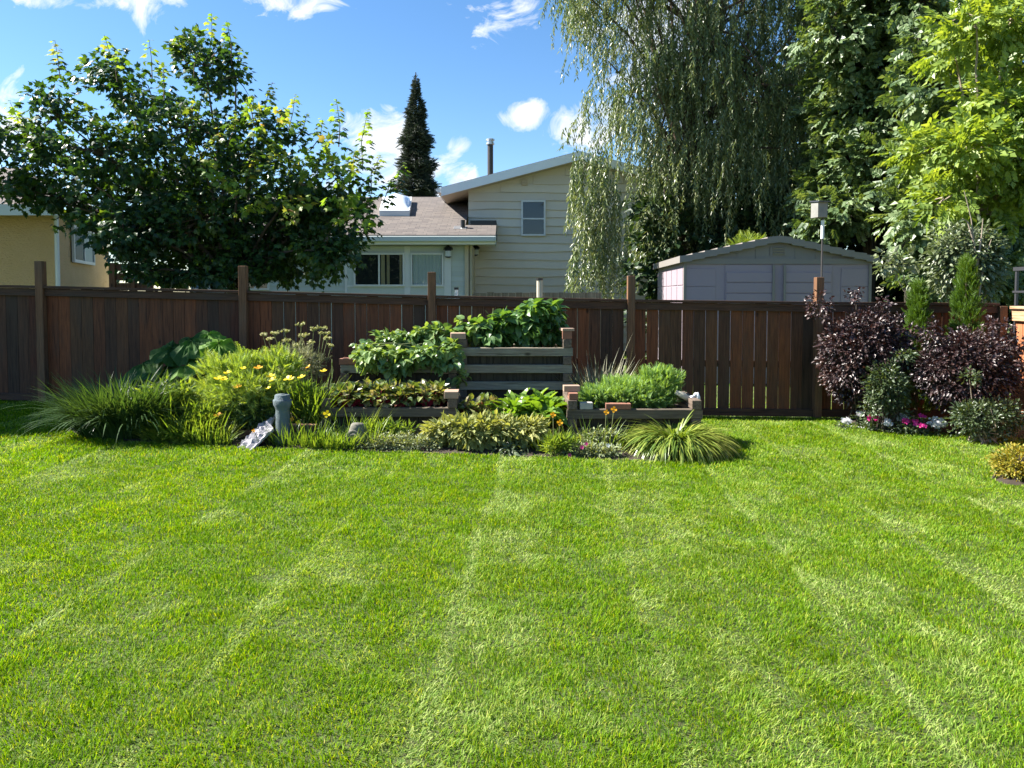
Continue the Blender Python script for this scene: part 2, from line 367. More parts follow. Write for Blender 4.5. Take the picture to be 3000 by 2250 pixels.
# ------------------------------------------------------------------ leaf templates (length 1 along +Y)
def T_oval(w=.45, droop=.12, fold=.08, p=.35):
    h = w / 2
    return ([(0,0,0), (-h*.85,p-.1,fold), (-h*.8,p+.3,fold-droop*.4), (0,1,-droop), (h*.8,p+.3,fold-droop*.4), (h*.85,p-.1,fold), (0,.5,-droop*.1)],
            [(0,6,2,1), (6,3,2), (0,5,4,6), (6,4,3)])
def T_lance(w=.22, droop=.15):
    h = w / 2
    return ([(0,0,0), (-h,.4,.03), (0,1,-droop), (h,.4,.03)], [(0,3,2,1)])
def T_heart(w=.9, droop=.25):
    h = w / 2
    return ([(0,0,0), (-h*.55,-.12,.05), (-h,.2,.10), (-h*.75,.6,.02), (0,1,-droop), (h*.75,.6,.02), (h,.2,.10), (h*.55,-.12,.05), (0,.45,-.03)],
            [(0,8,2,1), (8,3,2), (8,4,3), (8,5,4), (8,6,5), (0,7,6,8)])
def T_round(w=.6, droop=.2, c=.08):
    o = [(0,0), (.3,.06), (.46,.25), (.5,.5), (.42,.76), (.2,.95), (0,1), (-.2,.95), (-.42,.76), (-.5,.5), (-.46,.25), (-.3,.06)]
    V = [(x*w, y, c*abs(x)*2 - droop*y*y + (.03 if i % 2 else -.03)) for i, (x, y) in enumerate(o)] + [(0,.3,-droop*.09), (0,.7,-droop*.49)]
    return V, [(0,12,1), (1,12,2), (2,12,13,3), (3,13,4), (4,13,5), (5,13,6), (6,13,7), (7,13,8), (8,13,9), (9,13,12,10), (10,12,11), (11,12,0)]
def T_maple():
    pts = [(0,0), (.16,.02), (.38,-.10), (.33,.12), (.60,.22), (.42,.34), (.50,.58), (.27,.52), (.17,.62), (0,1.0),
           (-.17,.62), (-.27,.52), (-.50,.58), (-.42,.34), (-.60,.22), (-.33,.12), (-.38,-.10), (-.16,.02)]
    V = [(x, y, -.35 * (abs(x) ** 1.5) - .10 * y * y) for x, y in pts] + [(0,.3,.04)]
    n = len(pts)
    return (V, [(n, (i+1) % n, i) for i in range(n)])
def T_fern(k=7, w=.5):
    V = []; F = []
    for i in range(k):
        t = .12 + .8 * i / k; ln = w * (1 - t * .75)
        for s in (-1, 1):
            a = len(V); V += [(0, t, 0), (s*ln*.55, t+ln*.55-.05, .03), (s*ln, t+ln*.75, -.03), (s*ln*.45, t+ln*.2, .0)]; F.append((a, a+1, a+2, a+3))
            a = len(V); V += [(s*ln*.4, t+ln*.3, .05), (s*ln*.25, t+ln*.95, .12), (s*ln*.6, t+ln*.5, .02)]; F.append((a, a+1, a+2))
    a = len(V); V += [(-.012,0,0), (.012,0,0), (0,1,0)]; F.append((a, a+1, a+2)); return V, F
def T_pinnate(k=3, w=.3):
    V = []; F = []
    for i in range(k + 1):
        t = .25 + .6 * i / k
        for s in ((-1, 1) if i < k else (0,)):
            a = len(V); ang = s * R(55); dx, dy = math.sin(ang), math.cos(ang); L = .42
            nx, ny = dy, -dx; h = w * .42 / 1.4
            V += [(0, t, 0), (dx*L*.45 - nx*h, t+dy*L*.45 - ny*h, .02), (dx*L, t+dy*L, -.10), (dx*L*.45 + nx*h, t+dy*L*.45 + ny*h, .02)]
            F.append((a, a+1, a+2, a+3))
    return V, F
def T_flower(k=5, cup=.25):
    V = [(0,0,0)]; F = []
    for i in range(k):
        t = 2 * math.pi * i / k; d = math.pi / k
        a = len(V); V += [(.7*math.cos(t-d*.8), .7*math.sin(t-d*.8), cup*.6), (math.cos(t-d*.35), math.sin(t-d*.35), cup), (math.cos(t+d*.35), math.sin(t+d*.35), cup), (.7*math.cos(t+d*.8), .7*math.sin(t+d*.8), cup*.6)]
        F.append((0, a, a+1, a+2, a+3))
    return V, F
def rnd(n, s=1): return rng.normal(size=(n, 3)) * s
def unit(v): return v / (np.linalg.norm(v, axis=-1, keepdims=True) + 1e-9)
def inball(n, shell=.5):
    d = unit(rnd(n)); return d * (rng.random(n) ** shell)[:, None]

def crown(gl, gb, c, r, nsub, nleaf, T, size, root=None, droop=.3, subr=.28, up=.7, shell=.4, twig=.006, flat=.7, jit=.5):
    """clumps of leaves spread through an ellipsoid, each on its own twig"""
    c = np.array(c, float); r = np.array(r, float)
    u = inball(nsub, shell); S = c + u * r
    out = unit(u / r)
    n = nsub * nleaf
    off = inball(n, .6) * subr * np.array([1, 1, flat])
    P = np.repeat(S, nleaf, 0) + off
    o = np.repeat(out, nleaf, 0) * .6 + unit(off) * .7
    fwd = o + rnd(n, jit * .7) + np.array([0, 0, -droop])
    nrm = o * .5 + np.array([0, 0, up]) + rnd(n, jit)
    gl.scat(T, P, fwd, nrm, size * rng.uniform(.6, 1.25, n))
    if gb is not None and root is not None:
        for k in range(nsub):
            if twig and (k % 2 == 0):
                a = np.array(root, float) if rng.random() < .25 else c - out[k] * r * .1; b = S[k]; mid = (a + b) / 2 + rnd(1, .05)[0]
                gb.tube([a, mid, b], [twig * 2, twig * 1.4, twig * .6], 3, False)
def limb(gb, pts, r0, r1, seg=7):
    pts = np.array(pts, float); n = 9; t = np.linspace(0, len(pts) - 1, n); P = np.stack([np.interp(t, range(len(pts)), pts[:, k]) for k in range(3)], 1)
    for _ in range(2): P[1:-1] = (P[:-2] + 2 * P[1:-1] + P[2:]) / 4
    P[1:-1] += rnd(n - 2, r0 * .25)
    gb.tube(P, np.linspace(r0, r1, n), seg)

# ------------------------------------------------------------------ ground
def vnoise(x, y, seed, f):
    r2 = np.random.default_rng(seed); T = r2.random((64, 64)); X = x * f; Y = y * f
    i = np.floor(X).astype(int); j = np.floor(Y).astype(int); u = X - i; v = Y - j; u = u*u*(3-2*u); v = v*v*(3-2*v)
    a = T[i % 64, j % 64]; b = T[(i+1) % 64, j % 64]; c = T[i % 64, (j+1) % 64]; d = T[(i+1) % 64, (j+1) % 64]
    return (a*(1-u)+b*u)*(1-v) + (c*(1-u)+d*u)*v
g = Geo()
xs = np.array([-600, -120, -40, -20] + list(np.arange(-12, 12.1, .5)) + [20, 40, 120, 600]); ys = np.array([-300, -60, -20, -5] + list(np.arange(0, 12.1, 1)) + [16, 24, 50, 120, 700])
X, Y = np.meshgrid(xs, ys); Z = gz(X)
V = np.stack([X, Y, Z], -1).reshape(-1, 3); nx = len(xs)
g.faces(V, [(j*nx+i, j*nx+i+1, (j+1)*nx+i+1, (j+1)*nx+i) for j in range(len(ys)-1) for i in range(nx-1)])
tag(obj('lawn_ground', g, M['ground']), 'ground under the mown back garden lawn', 'ground', kind='structure')

# planting beds of bare soil
BED = [onground(190, 7.4), onground(240, 7.0), onground(500, 6.82), onground(900, 6.72), onground(1300, 6.7), onground(1700, 6.62), onground(1950, 6.55), onground(2090, 6.7), onground(2130, 7.2), onground(2050, 8.2), onground(1500, 8.75), onground(800, 8.75), onground(350, 8.6)]
BED2 = [onground(2430, 9.04), onground(2450, 8.85), onground(2600, 8.5), onground(2780, 8.12), onground(3000, 7.85), np.array([6.0, 7.5, gz(6.0)]), np.array([6.05, 9.04, gz(6.05)])]
BED3 = [onground(2930, 5.98), onground(2960, 5.86), onground(3010, 5.84), onground(3060, 6.0), onground(3060, 6.25), onground(2940, 6.25)]
for nm, B, lb in (('soil_bed', BED, 'dark soil of the planting bed round the timber planters'), ('soil_bed', BED2, 'dark soil border under the purple shrubs'), ('soil_bed', BED3, 'dark soil under the golden shrub at the lawn edge')):
    B = np.array(B); c = B.mean(0); g = Geo(); k = len(B)
    mid = (B + c) / 2; V = np.vstack([B + [0, 0, .006], mid + [0, 0, .03], [c + [0, 0, .035]]])
    g.faces(V, [(i, (i+1) % k, k+(i+1) % k, k+i) for i in range(k)] + [(k+i, k+(i+1) % k, 2*k) for i in range(k)])
    tag(obj(nm, g, M['soil']), lb, 'soil', kind='structure')

def inpoly(x, y, B):
    r = np.zeros(len(x), bool); k = len(B)
    for i in range(k):
        x0, y0 = B[i][0], B[i][1]; x1, y1 = B[(i+1) % k][0], B[(i+1) % k][1]
        c = ((y0 > y) != (y1 > y)) & (x < (x1-x0) * (y-y0) / (y1-y0 + 1e-12) + x0); r ^= c
    return r
g = Geo()
def lawn_band(y0, y1, dens, ln, wd):
    hw = .72 * y1 + 2.8; n = int((y1 - y0) * 2 * hw * dens)
    x = rng.uniform(-hw, hw, n); y = rng.uniform(y0, y1, n)
    k = (np.abs(x) < .72 * y + .5 + 2.3 * (rng.random(n) < .4)) & (x < 6.08) & (x > -9) & ~inpoly(x, y, BED) & ~inpoly(x, y, BED2) & ~inpoly(x, y, BED3)
    x, y = x[k], y[k]; n = len(x)
    cl = vnoise(x, y, 1, 9); den = vnoise(x, y, 2, 2.2); k = rng.random(n) < .55 + .6 * cl; x, y, cl, den = x[k], y[k], cl[k], den[k]; n = len(x)
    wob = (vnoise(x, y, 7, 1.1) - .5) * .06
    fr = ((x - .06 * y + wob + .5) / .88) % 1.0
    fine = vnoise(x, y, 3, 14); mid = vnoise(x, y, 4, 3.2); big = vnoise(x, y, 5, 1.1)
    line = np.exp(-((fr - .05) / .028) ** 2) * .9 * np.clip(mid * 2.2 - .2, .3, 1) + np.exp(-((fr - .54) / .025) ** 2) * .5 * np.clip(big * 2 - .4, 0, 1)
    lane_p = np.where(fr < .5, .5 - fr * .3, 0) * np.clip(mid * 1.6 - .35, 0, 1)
    tint = np.clip(line + lane_p + np.clip(mid + fine * .7 - .98, 0, 1) * 1.2 + (fine - .5) * .3 + np.clip(x * .05, -.12, .14) * (.4 + big), 0, 1)  # stripe sheen of leaning blades painted as paleness, plus dry pale patches
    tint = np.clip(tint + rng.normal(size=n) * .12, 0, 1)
    lane = np.where(((x - .06 * y + wob + .5) / .88 % 2) < 1, 1, -1)
    az = np.where(lane > 0, math.pi / 2, -math.pi / 2) + rng.normal(size=n) * 1.5 + (vnoise(x, y, 9, 6) - .5) * 5
    lean = np.abs(rng.normal(size=n)) * .35 + .1 + tint * .35
    L = ln * rng.uniform(.55, 1.25, n) * (.75 + .5 * cl)
    P = np.stack([x, y, gz(x)], 1)
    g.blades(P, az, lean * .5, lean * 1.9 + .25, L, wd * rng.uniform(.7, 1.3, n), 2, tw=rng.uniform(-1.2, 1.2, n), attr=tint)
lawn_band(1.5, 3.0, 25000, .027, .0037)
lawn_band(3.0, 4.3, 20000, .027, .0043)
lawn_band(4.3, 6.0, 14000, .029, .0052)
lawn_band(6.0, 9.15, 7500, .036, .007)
tag(obj('lawn_grass', g, M['grass']), 'short mown lawn grass with pale mower-stripe sheen tinted into the blades', 'grass', kind='stuff')
# rough grass behind the fence
g = Geo(); n = 26000; x = rng.uniform(-12, 12, n); y = 9.3 + rng.random(n) ** 1.5 * 9
g.blades(np.stack([x, y, gz(x)], 1), rng.uniform(0, 6.28, n), .1, .7, rng.uniform(.04, .1, n), .012, 2, attr=rng.random(n) * .5)
tag(obj('rough_grass', g, M['grass']), 'grass of the neighbouring yard seen through the fence gaps', 'grass', kind='stuff')

# ------------------------------------------------------------------ back fence
FY = 9.1
def ftop(x): return gz(x) + 1.44
fence = thing('back_fence', 'long dark brown board fence with tall square posts across the back of the garden', 'fence', (0, FY, 0))
posts_px = [-470, 123, 715, 1266, 1848, 2397, 2933]
ptop_py = [748, 765, 779, 797, 808, 812, 897]
PX = [xat(p, FY) for p in posts_px]
for x, p, t in zip(PX, posts_px, ptop_py):
    g = Geo(); g.box(x-.046, x+.046, FY-.055, FY+.04, gz(x)-.1, at(p, t, FY-.05)[2])
    obj('post', g, M['post'], fence, bevel=.004)
for i in range(len(PX) - 1):
    a, b = PX[i] + .046, PX[i+1] - .046
    g = Geo(); x = a + .003; wide = .004 if i < 2 else (.009 if i < 3 else (.010 if i == 3 else .014))
    while x < b - .03:
        w = min(.138 + rng.normal() * .0015, b - x); lean = rng.normal() * .0015; dz = rng.normal() * .003
        g.box(x, x + w, FY + .022 + rng.normal()*.001, FY + .040, 0, 1.36 + dz, lambda q: gz(q) + .045)
        gp = max(.0015, wide * rng.uniform(.25, 1.35)); x += w + gp
    obj('picket_panel', g, M['picket'], fence)
    for nm, y0, y1, z0, z1 in (('top_rail', -.018, .02, 1.315, 1.405), ('bottom_rail', -.018, .02, .02, .11)):
        g = Geo(); k = 8
        q = np.linspace(a, b, k+1)
        V = []; F = []
        for xx in q:
            for (yy, zz) in ((y0, z0), (y1, z0), (y1, z1), (y0, z1)): V.append((xx, FY + yy, gz(xx) + zz))
        for s in range(k):
            for e in range(4): F.append((s*4+e, s*4+(e+1) % 4, (s+1)*4+(e+1) % 4, (s+1)*4+e))
        F += [(0,1,2,3)[::-1], tuple(k*4+e for e in range(4))]
        g.faces(V, F); obj(nm, g, M['rail'], fence, bevel=.003)
    g = Geo(); V = []; F = []
    for xx in np.linspace(a, b, 9):
        for (yy, zz) in ((-.045, 1.408), (.06, 1.408), (.06, 1.440), (-.045, 1.440)): V.append((xx, FY + yy, gz(xx) + zz))
    for s in range(8):
        for e in range(4): F.append((s*4+e, s*4+(e+1) % 4, (s+1)*4+(e+1) % 4, (s+1)*4+e))
    F += [(3,2,1,0), (32,33,34,35)]
    g.faces(V, F); obj('cap_board', g, M['rail'], fence, bevel=.003)
    g = Geo(); g.box(a, b, FY + .041, FY + .078, .62, .70, lambda q: gz(q)); obj('back_rail', g, M['rail'], fence)

# side fence on the right
sf = thing('side_fence', 'sunlit orange cedar board fence at the right edge of the garden', 'fence', (6.12, 8, -.03))
g = Geo(); y = FY - .06
while y > 3.5:
    g.box(6.14, 6.158, y - .138, y, 0, 1.30); y -= .143
obj('picket_panel', g, M['cedar'], sf)
g = Geo(); g.box(6.098, 6.137, 3.4, FY-.06, 1.19, 1.33); obj('top_rail', g, M['cedary'], sf, bevel=.004)
g = Geo(); g.box(6.07, 6.19, 3.4, FY-.06, 1.333, 1.368); obj('cap_board', g, M['cedary'], sf, bevel=.004)
rl = thing('metal_railing', 'black metal railing above the orange fence at the right edge', 'railing', (6.2, 8.8, 1.3))
zt = 1.80
for yy in (9.15, 8.82, 7.7, 6.6):
    g = Geo(); g.box(6.21, 6.24, yy-.015, yy+.015, 0.2, zt); obj('post', g, M['railm'], rl, bevel=.002)
for z0, z1 in ((zt, zt+.045), (1.53, 1.555), (1.35, 1.37)):
    g = Geo(); g.box(6.20, 6.25, 6.0, 9.19, z0, z1); obj('rail', g, M['railm'], rl, bevel=.002)
for yy in np.arange(7.6, 9.1, .1): g = Geo(); g.box(6.222, 6.23, yy-.004, yy+.004, 1.371, 1.529); obj('baluster', g, M['railm'], rl)

# ------------------------------------------------------------------ timber planters
TH = .092
def crib(name, label, x0, x1, y0, y1, ztop, topkind, first_front_top=True, nl=None):
    """log-cabin stack of square timbers; topkind 'side' puts the end-on side timbers on top"""
    z0 = float(gz((x0+x1)/2)) - .02
    t = thing(name, label, 'planter', ((x0+x1)/2, y0, z0), 'raised timber planters')
    z = ztop; k = 0 if topkind == 'side' else 1
    while z > z0 + .02:
        zb = max(z - TH, z0 - .03)
        if k % 2 == 0:
            for xx in (x0, x1 - TH):
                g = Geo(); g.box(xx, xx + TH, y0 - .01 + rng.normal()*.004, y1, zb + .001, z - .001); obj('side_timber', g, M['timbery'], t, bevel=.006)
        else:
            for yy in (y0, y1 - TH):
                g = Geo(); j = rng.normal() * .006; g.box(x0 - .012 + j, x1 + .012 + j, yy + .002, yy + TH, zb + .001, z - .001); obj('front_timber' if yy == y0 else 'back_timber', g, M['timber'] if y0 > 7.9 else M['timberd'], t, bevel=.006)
        z -= TH; k += 1
    g = Geo(); zt = ztop - (TH if topkind == 'side' else .01)
    x = x0 + TH + .002
    while x < x1 - TH - .02:
        w = min(.14, x1 - TH - .004 - x); g.box(x, x + w, y0 + TH*.55, y0 + TH + .012, z0, zt - TH - .003); x += w + .004
    obj('liner', g, M['liner'], t)
    g = Geo(); g.box(x0 + TH + .002, x1 - TH - .002, y0 + TH + .014, y1 - TH - .002, z0, zt - .035); obj('soil', g, M['soil'], t)
    return t
YB = 8.0
zA = at(1500, 1019, YB)[2] + TH
tall = crib('timber_planter', 'tallest timber planter box with bean plants on top', xat(1342, YB), xat(1675, YB), YB, 8.7, zA, 'side')
zB = zA - TH * 3
crib('timber_planter', 'middle height timber planter box left of the tallest, under spilling vine leaves', xat(996, YB), xat(1342, YB) - .014, YB, 8.7, zA - 3 * TH, 'front')
YC = 7.3
zC = at(1100, 1195, YC)[2] + TH
crib('timber_planter', 'low timber planter box at front left full of beet leaves', xat(938, YC), xat(1338, YC), YC, 7.85, zC, 'side')
YE = 7.15
zE = at(1800, 1200, YE)[2] + TH
crib('timber_planter', 'low timber planter box at front right with feathery carrot tops', xat(1664, YE), xat(2058, YE), YE, 7.85, zE, 'side')
zD = at(1500, 1256, 7.2)[2]
crib('timber_planter', 'lowest timber planter between the two front boxes, holding chard', xat(1338, YC)+.02, xat(1664, YE)-.015, 7.2, 7.9, zD, 'front')
lp = thing('plank_planter', 'small low brown plank planter behind the grey stone column', 'planter', onground(760, 7.15))
x0, x1 = xat(592, 7.1), xat(925, 7.1); zz = at(800, 1247, 7.1)[2]
g = Geo(); g.box(x0, x1, 7.10, 7.14, gz(-2), zz-.045); obj('front_board', g, M['brownwood'], lp, bevel=.003)
for xx in (x0, x1-.3): 
    g = Geo(); g.box(xx, xx+.3, 7.08, 7.099, gz(-2), zz); obj('board', g, M['brownwood'], lp, bevel=.003)
g = Geo(); g.box(x1-.31, x1, 7.075, 7.13, zz+.001, zz+.016); obj('cap', g, M['cedary'], lp, bevel=.002)
g = Geo(); g.box(x0, x1, 7.50, 7.54, gz(-2), zz-.04); obj('back_board', g, M['brownwood'], lp)
g = Geo(); g.box(x0+.01, x1-.01, 7.145, 7.495, gz(-2), zz-.07); obj('soil', g, M['soil'], lp)

def brick(px0, px1, py0, py1, Y, dep, mat, label, rz=0, name='brick'):
    p = at((px0+px1)/2, (py0+py1)/2, Y); w = m_px(px1-px0, Y)/2; h = m_px(py1-py0, Y)/2
    g = Geo(); g.obox((0, 0, 0), (w, dep/2, h), rz)
    o = obj(name, g, mat, bevel=.004); o.location = (p[0], Y + dep/2, p[2]); return tag(o, label, 'brick')
def brick_z(px0, px1, ztop_base, h, Y, dep, mat, label, rz=0, name='brick', lift=0):
    w = m_px(px1-px0, Y)/2; g = Geo(); g.obox((0, 0, h/2), (w, dep/2, h/2), rz)
    o = obj(name, g, mat, bevel=.004); o.location = (xat((px0+px1)/2, Y), Y + dep/2, ztop_base + .0015 + lift); return tag(o, label, 'brick')
brick_z(1318, 1362, zA, .065, YB-.02, .19, M['brickp'], 'pale brick on the left corner of the tallest planter', .1)
brick_z(992, 1042, zA-3*TH, .065, YB-.01, .19, M['brickr'], 'reddish brick on the left corner of the middle planter', -.05)
brick_z(1648, 1676, zA, .085, YB+.0, .06, M['brickr'], 'red brick standing on the right corner of the tallest planter', .0)
brick_z(1644, 1680, zA+.087, .03, YB+.0, .19, M['brickp'], 'thin pale brick lying on top of the standing red brick', .15)
brick_z(1299, 1341, zC, .07, YC-.02, .2, M['brickp'], 'pale brick on the right corner of the beet planter', .03)
brick_z(1652, 1700, zE+.066, .06, YE+.1, .1, M['brickp'], 'cream brick lying across a smaller brick at the left corner of the carrot planter', .05)
brick_z(1668, 1695, zE, .064, YE+.0, .22, M['brickr'], 'small brick under the cream brick at the left corner of the carrot planter', 0)
brick_z(1700, 1738, zE-TH, .065, YE+.0, .09, M['block'], 'grey concrete block on the front timber of the carrot planter', .04)
brick_z(1777, 1851, zE-TH, .055, YE+.0, .09, M['brickr'], 'long red brick on the front timber of the carrot planter', -.03)

# grey column and stones
cY = 6.95; c = onground(824, cY)
k = m_px(1, cY)
ztop = at(824, 1155, cY)[2] - c[2]
prof = [(.085, 0), (.08, .05), (.066, .09), (.062, ztop-.15), (.066, ztop-.13), (.083, ztop-.10), (.087, ztop-.055), (.084, ztop-.05), (.071, ztop-.045), (.071, ztop-.008), (.062, ztop), (.03, ztop-.004)]
pp = []
for (r0, z0), (r1, z1) in zip(prof[:-1], prof[1:]):
    m = max(1, int(abs(z1 - z0) / .03))
    pp += [(r0 + (r1-r0)*i/m, z0 + (z1-z0)*i/m) for i in range(m)]
pp.append(prof[-1])
g = Geo(); g.lathe(c, pp, 26, .018, rng); o = obj('stone_column', g, M['concrete'], smooth=True)
tag(o, 'short rough grey stone column with round collar and cap at the bed edge', 'garden ornament')
g = Geo()
pa, pb = at(702, 1318, 6.75), at(800, 1238, 6.97)
nu, nv = 16, 12; top = []; bot = []
d = (pb - pa); up = np.array([0, 0, 1.0]); side = unit(np.array([.25, -1, -.35]))
V = []; F = []
for s in (0, 1):
    for i in range(nu):
        for j in range(nv):
            u, v = i/(nu-1), j/(nv-1)
            edge = 1 + .12 * math.sin(5*u+1) * (1 if v > .5 else -1)
            p = pa + d * (u + .05*math.sin(6*v+2)) + side * (v - .4) * .36 * (1 - .35 * abs(u-.45)) * edge
            nn = unit(np.cross(d, side)); nn = nn if nn[2] > 0 else -nn
            p = p + nn * ((.018 if s else -.022) + (rng.normal()*.010 if s else 0) + (.012 * math.sin(17*v + 3*u) if s else 0)) * (1 if 0 < i < nu-1 and 0 < j < nv-1 else .5)
            V.append(p)
for i in range(nu-1):
    for j in range(nv-1):
        a = i*nv+j; F.append((a, a+nv, a+nv+1, a+1)); b = a + nu*nv; F.append((b, b+1, b+nv+1, b+nv))
def edgeq(i, j, i2, j2):
    a, b = i*nv+j, i2*nv+j2; F.append((a, b, b+nu*nv, a+nu*nv))
for i in range(nu-1): edgeq(i+1, 0, i, 0); edgeq(i, nv-1, i+1, nv-1)
for j in range(nv-1): edgeq(0, j, 0, j+1); edgeq(nu-1, j+1, nu-1, j)
g.faces(V, F); o = obj('stone_slab', g, M['stone']); tag(o, 'flat pale stone slab leaning against the grey column', 'stone')
# carved round stone
c = onground(1043, 6.9); st = thing('carved_stone', 'rounded carved grey stone with arched ridges half hidden in weeds', 'garden ornament', c)
g = Geo(); V = []; F = []; ns, nr = 18, 9
for i in range(nr):
    ph = math.pi/2 * i / (nr-1)
    for j in range(ns):
        t = 2*math.pi*j/ns; r = .09 * math.cos(ph)**.45 * (1 + .10 * math.sin(3*t + 1) + rng.normal()*.03) + .004
        V.append((c[0] + r*math.cos(t), c[1] + r*.8*math.sin(t), c[2] + .235 * math.sin(ph)))
F = [(i*ns+j, i*ns+(j+1) % ns, (i+1)*ns+(j+1) % ns, (i+1)*ns+j) for i in range(nr-1) for j in range(ns)] + [tuple((nr-1)*ns+j for j in range(ns))]
g.faces(V, F); obj('body', g, M['stoneg'], st, smooth=True)
g = Geo()
for rr, zz, yy in ((.075, .04, -.075), (.05, .05, -.085)):
    pts = [(c[0] - .02 + rr*math.cos(a), c[1] + yy - .01*math.sin(a) + .03*math.sin(a), c[2] + zz + rr*1.7*math.sin(a)) for a in np.linspace(0, math.pi, 12)]
    g.tube(pts, .015, 6)
obj('arch_ridges', g, M['stoneg'], st, smooth=True)
# white weathered ornament
oY = 7.35; c = at(2030, 1180, oY)
st = thing('white_ornament', 'small lumpy white ornament on the right end of the carrot planter', 'garden ornament', c)
g = Geo(); g.tube([at(1978, 1148, oY), at(2000, 1158, oY), at(2022, 1172, oY)], [.022, .034, .03], 10); obj('tan_body', g, M['flue'], st, smooth=True)
g = Geo()
for a, b, r in (((2016,1172),(2034,1160),.026), ((2034,1162),(2040,1150),.018), ((2042,1150),(2048,1180),.024), ((2030,1175),(2024,1192),.012)):
    g.tube([at(*a, oY), (at(*a, oY)+at(*b, oY))/2, at(*b, oY)], [r*.6, r, r*.5], 10)
obj('white_head', g, M['white'], st, smooth=True)
g = Geo(); q = at(2040, 1190, oY+.03); g.box(q[0]-.05, q[0]+.05, oY, oY+.06, zE-.09, q[2]); obj('base_block', g, M['dark'], st)

# ------------------------------------------------------------------ plants
def plant(name, label, cat, c, group=None): return thing(name, label, cat, c, group)
def scatter_disc(c, rx, ry, n):
    t = rng.uniform(0, 6.28, n); r = np.sqrt(rng.random(n)); x = c[0] + rx * r * np.cos(t); y = c[1] + ry * r * np.sin(t)
    return np.stack([x, y, np.full(n, c[2])], 1), t, r
def strap_clump(name, label, cat, c, rx, ry, n, ln, wd, mat, th1=(1.4, 2.6), th0=(.05, .5), seg=7, group=None, extra=None):
    p = plant(name, label, cat, c, group)
    P, t, r = scatter_disc(c, rx, ry, n); g = Geo()
    az = t + rng.normal(size=n) * (.4 + 1.2 * (1 - r))
    up = rng.random(n) * (1.15 - .6 * r); e1 = rng.uniform(*th1, n) * (1 - .62 * np.clip(up, 0, 1)); LL = rng.uniform(*ln, n) * (1 - .30 * np.clip(up, 0, 1)); LL[rng.random(n) < .02] *= 1.25
    g.blades(P, az, (th0[0] + r * (th0[1]-th0[0])) * rng.uniform(.3, 1.6, n), e1, LL, wd * rng.uniform(.7, 1.2, n), seg, tw=rng.normal(size=n) * .3, pw=extra or 1.3)
    obj('blades', g, mat, p); return p
def leafy(name, label, cat, px, py_top, py_bot, halfw, Y, nsub, nleaf, T, size, mat, dep=None, droop=.2, subr=.1, group=None, up=.7, base_z=None, stems=True, shell=.4, stemmat=None, jit=.5, flat=.8):
    """a bushy plant whose outline spans the given rows of the photograph at its own distance"""
    a = at(px, py_top, Y); b = at(px, py_bot, Y); z0 = base_z if base_z is not None else float(gz(a[0]))
    c = (a + b) / 2; r = np.array([m_px(halfw, Y), dep or m_px(halfw, Y) * .7, (a[2] - b[2]) / 2])
    p = plant(name, label, cat, (c[0], Y, z0), group)
    gl, gb = Geo(), Geo()
    crown(gl, None, c, np.maximum(r - subr * .5, .03), nsub, nleaf, T, size, None, droop, subr, up, shell, 0, flat, jit)
    obj('foliage', gl, mat, p)
    if stems:
        for k in range(max(4, nsub // 6)):
            e = c + inball(1, .5)[0] * r * .8; s0 = np.array([c[0] + rng.normal() * r[0] * .3, Y + rng.normal() * r[1] * .3, z0])
            gb.tube([s0, (s0 + e) / 2 + rnd(1, .02)[0], e], [.007, .005, .003], 4, False)
        obj('stems', gb, stemmat or L_['stem'], p)
    return p
# daylily clump at right of the bed
strap_clump('daylily_clump', 'large fountain of yellow-green strap leaves at the right end of the bed', 'plant', onground(1985, 6.98), .15, .13, 2300, (.36, .70), .022, L_['day'], (2.5, 3.5), (.0, .4), 11, extra=2.3)
strap_clump('daylily_clump', 'dark green clump of strap leaves in shade at the left end of the bed', 'plant', onground(345, 7.15), .38, .2, 2600, (.42, .82), .015, L_['dayd'], (.7, 2.4), (.0, .3), 7, extra=1.8)
strap_clump('grass_tuft', 'green weeds filling the bed edge in front of the lit grassy clump', 'plant', onground(540, 7.0), .4, .14, 600, (.15, .42), .012, L_['weed'], (.5, 2.2), (.05, .6), 6)
strap_clump('grass_tuft', 'tall lit grass blades left of the feathery flowering plant', 'plant', onground(470, 7.6), .3, .2, 260, (.35, .7), .012, L_['weed'], (.6, 2.2), (.05, .5), 6)
strap_clump('grass_tuft', 'lit green grassy clump right of the dark strap leaves', 'plant', onground(500, 7.25), .3, .22, 420, (.3, .62), .014, L_['weed'], (.6, 2.4), (.05, .4), 6, extra=1.6)
leafy('leafy_perennial', 'lit leafy perennial with narrow leaves behind the dark strap leaves', 'plant', 500, 1115, 1280, 110, 7.35, 190, 13, T_lance(.24, .3), .12, L_['weed'], .25, .1, .1, jit=.9, shell=.6)
strap_clump('grass_tuft', 'tall weedy grass between the yellow poppies and the beet planter', 'plant', onground(905, 7.5), .2, .2, 300, (.4, .85), .011, L_['weed'], (.5, 1.9), (.05, .4), 6)
strap_clump('grass_tuft', 'low bright grass tuft at the foot of the grey column', 'plant', onground(870, 6.85), .3, .08, 230, (.12, .36), .009, L_['weed'], (.3, 1.8), (.05, .5), 5)
strap_clump('grass_tuft', 'low bright grass tuft left of the carved round stone', 'plant', onground(965, 6.82), .27, .1, 420, (.1, .26), .010, L_['weed'], (.3, 1.6), (.05, .5), 5)
strap_clump('grass_tuft', 'thin grass blades right of the carved round stone', 'plant', onground(1095, 6.9), .1, .06, 70, (.2, .45), .008, L_['weed'], (.3, 1.9), (.05, .6), 6)
strap_clump('grass_tuft', 'low grass in front of the leaning slab', 'plant', onground(610, 6.85), .22, .07, 220, (.08, .26), .009, L_['weed'], (.3, 1.8), (.05, .5), 5)
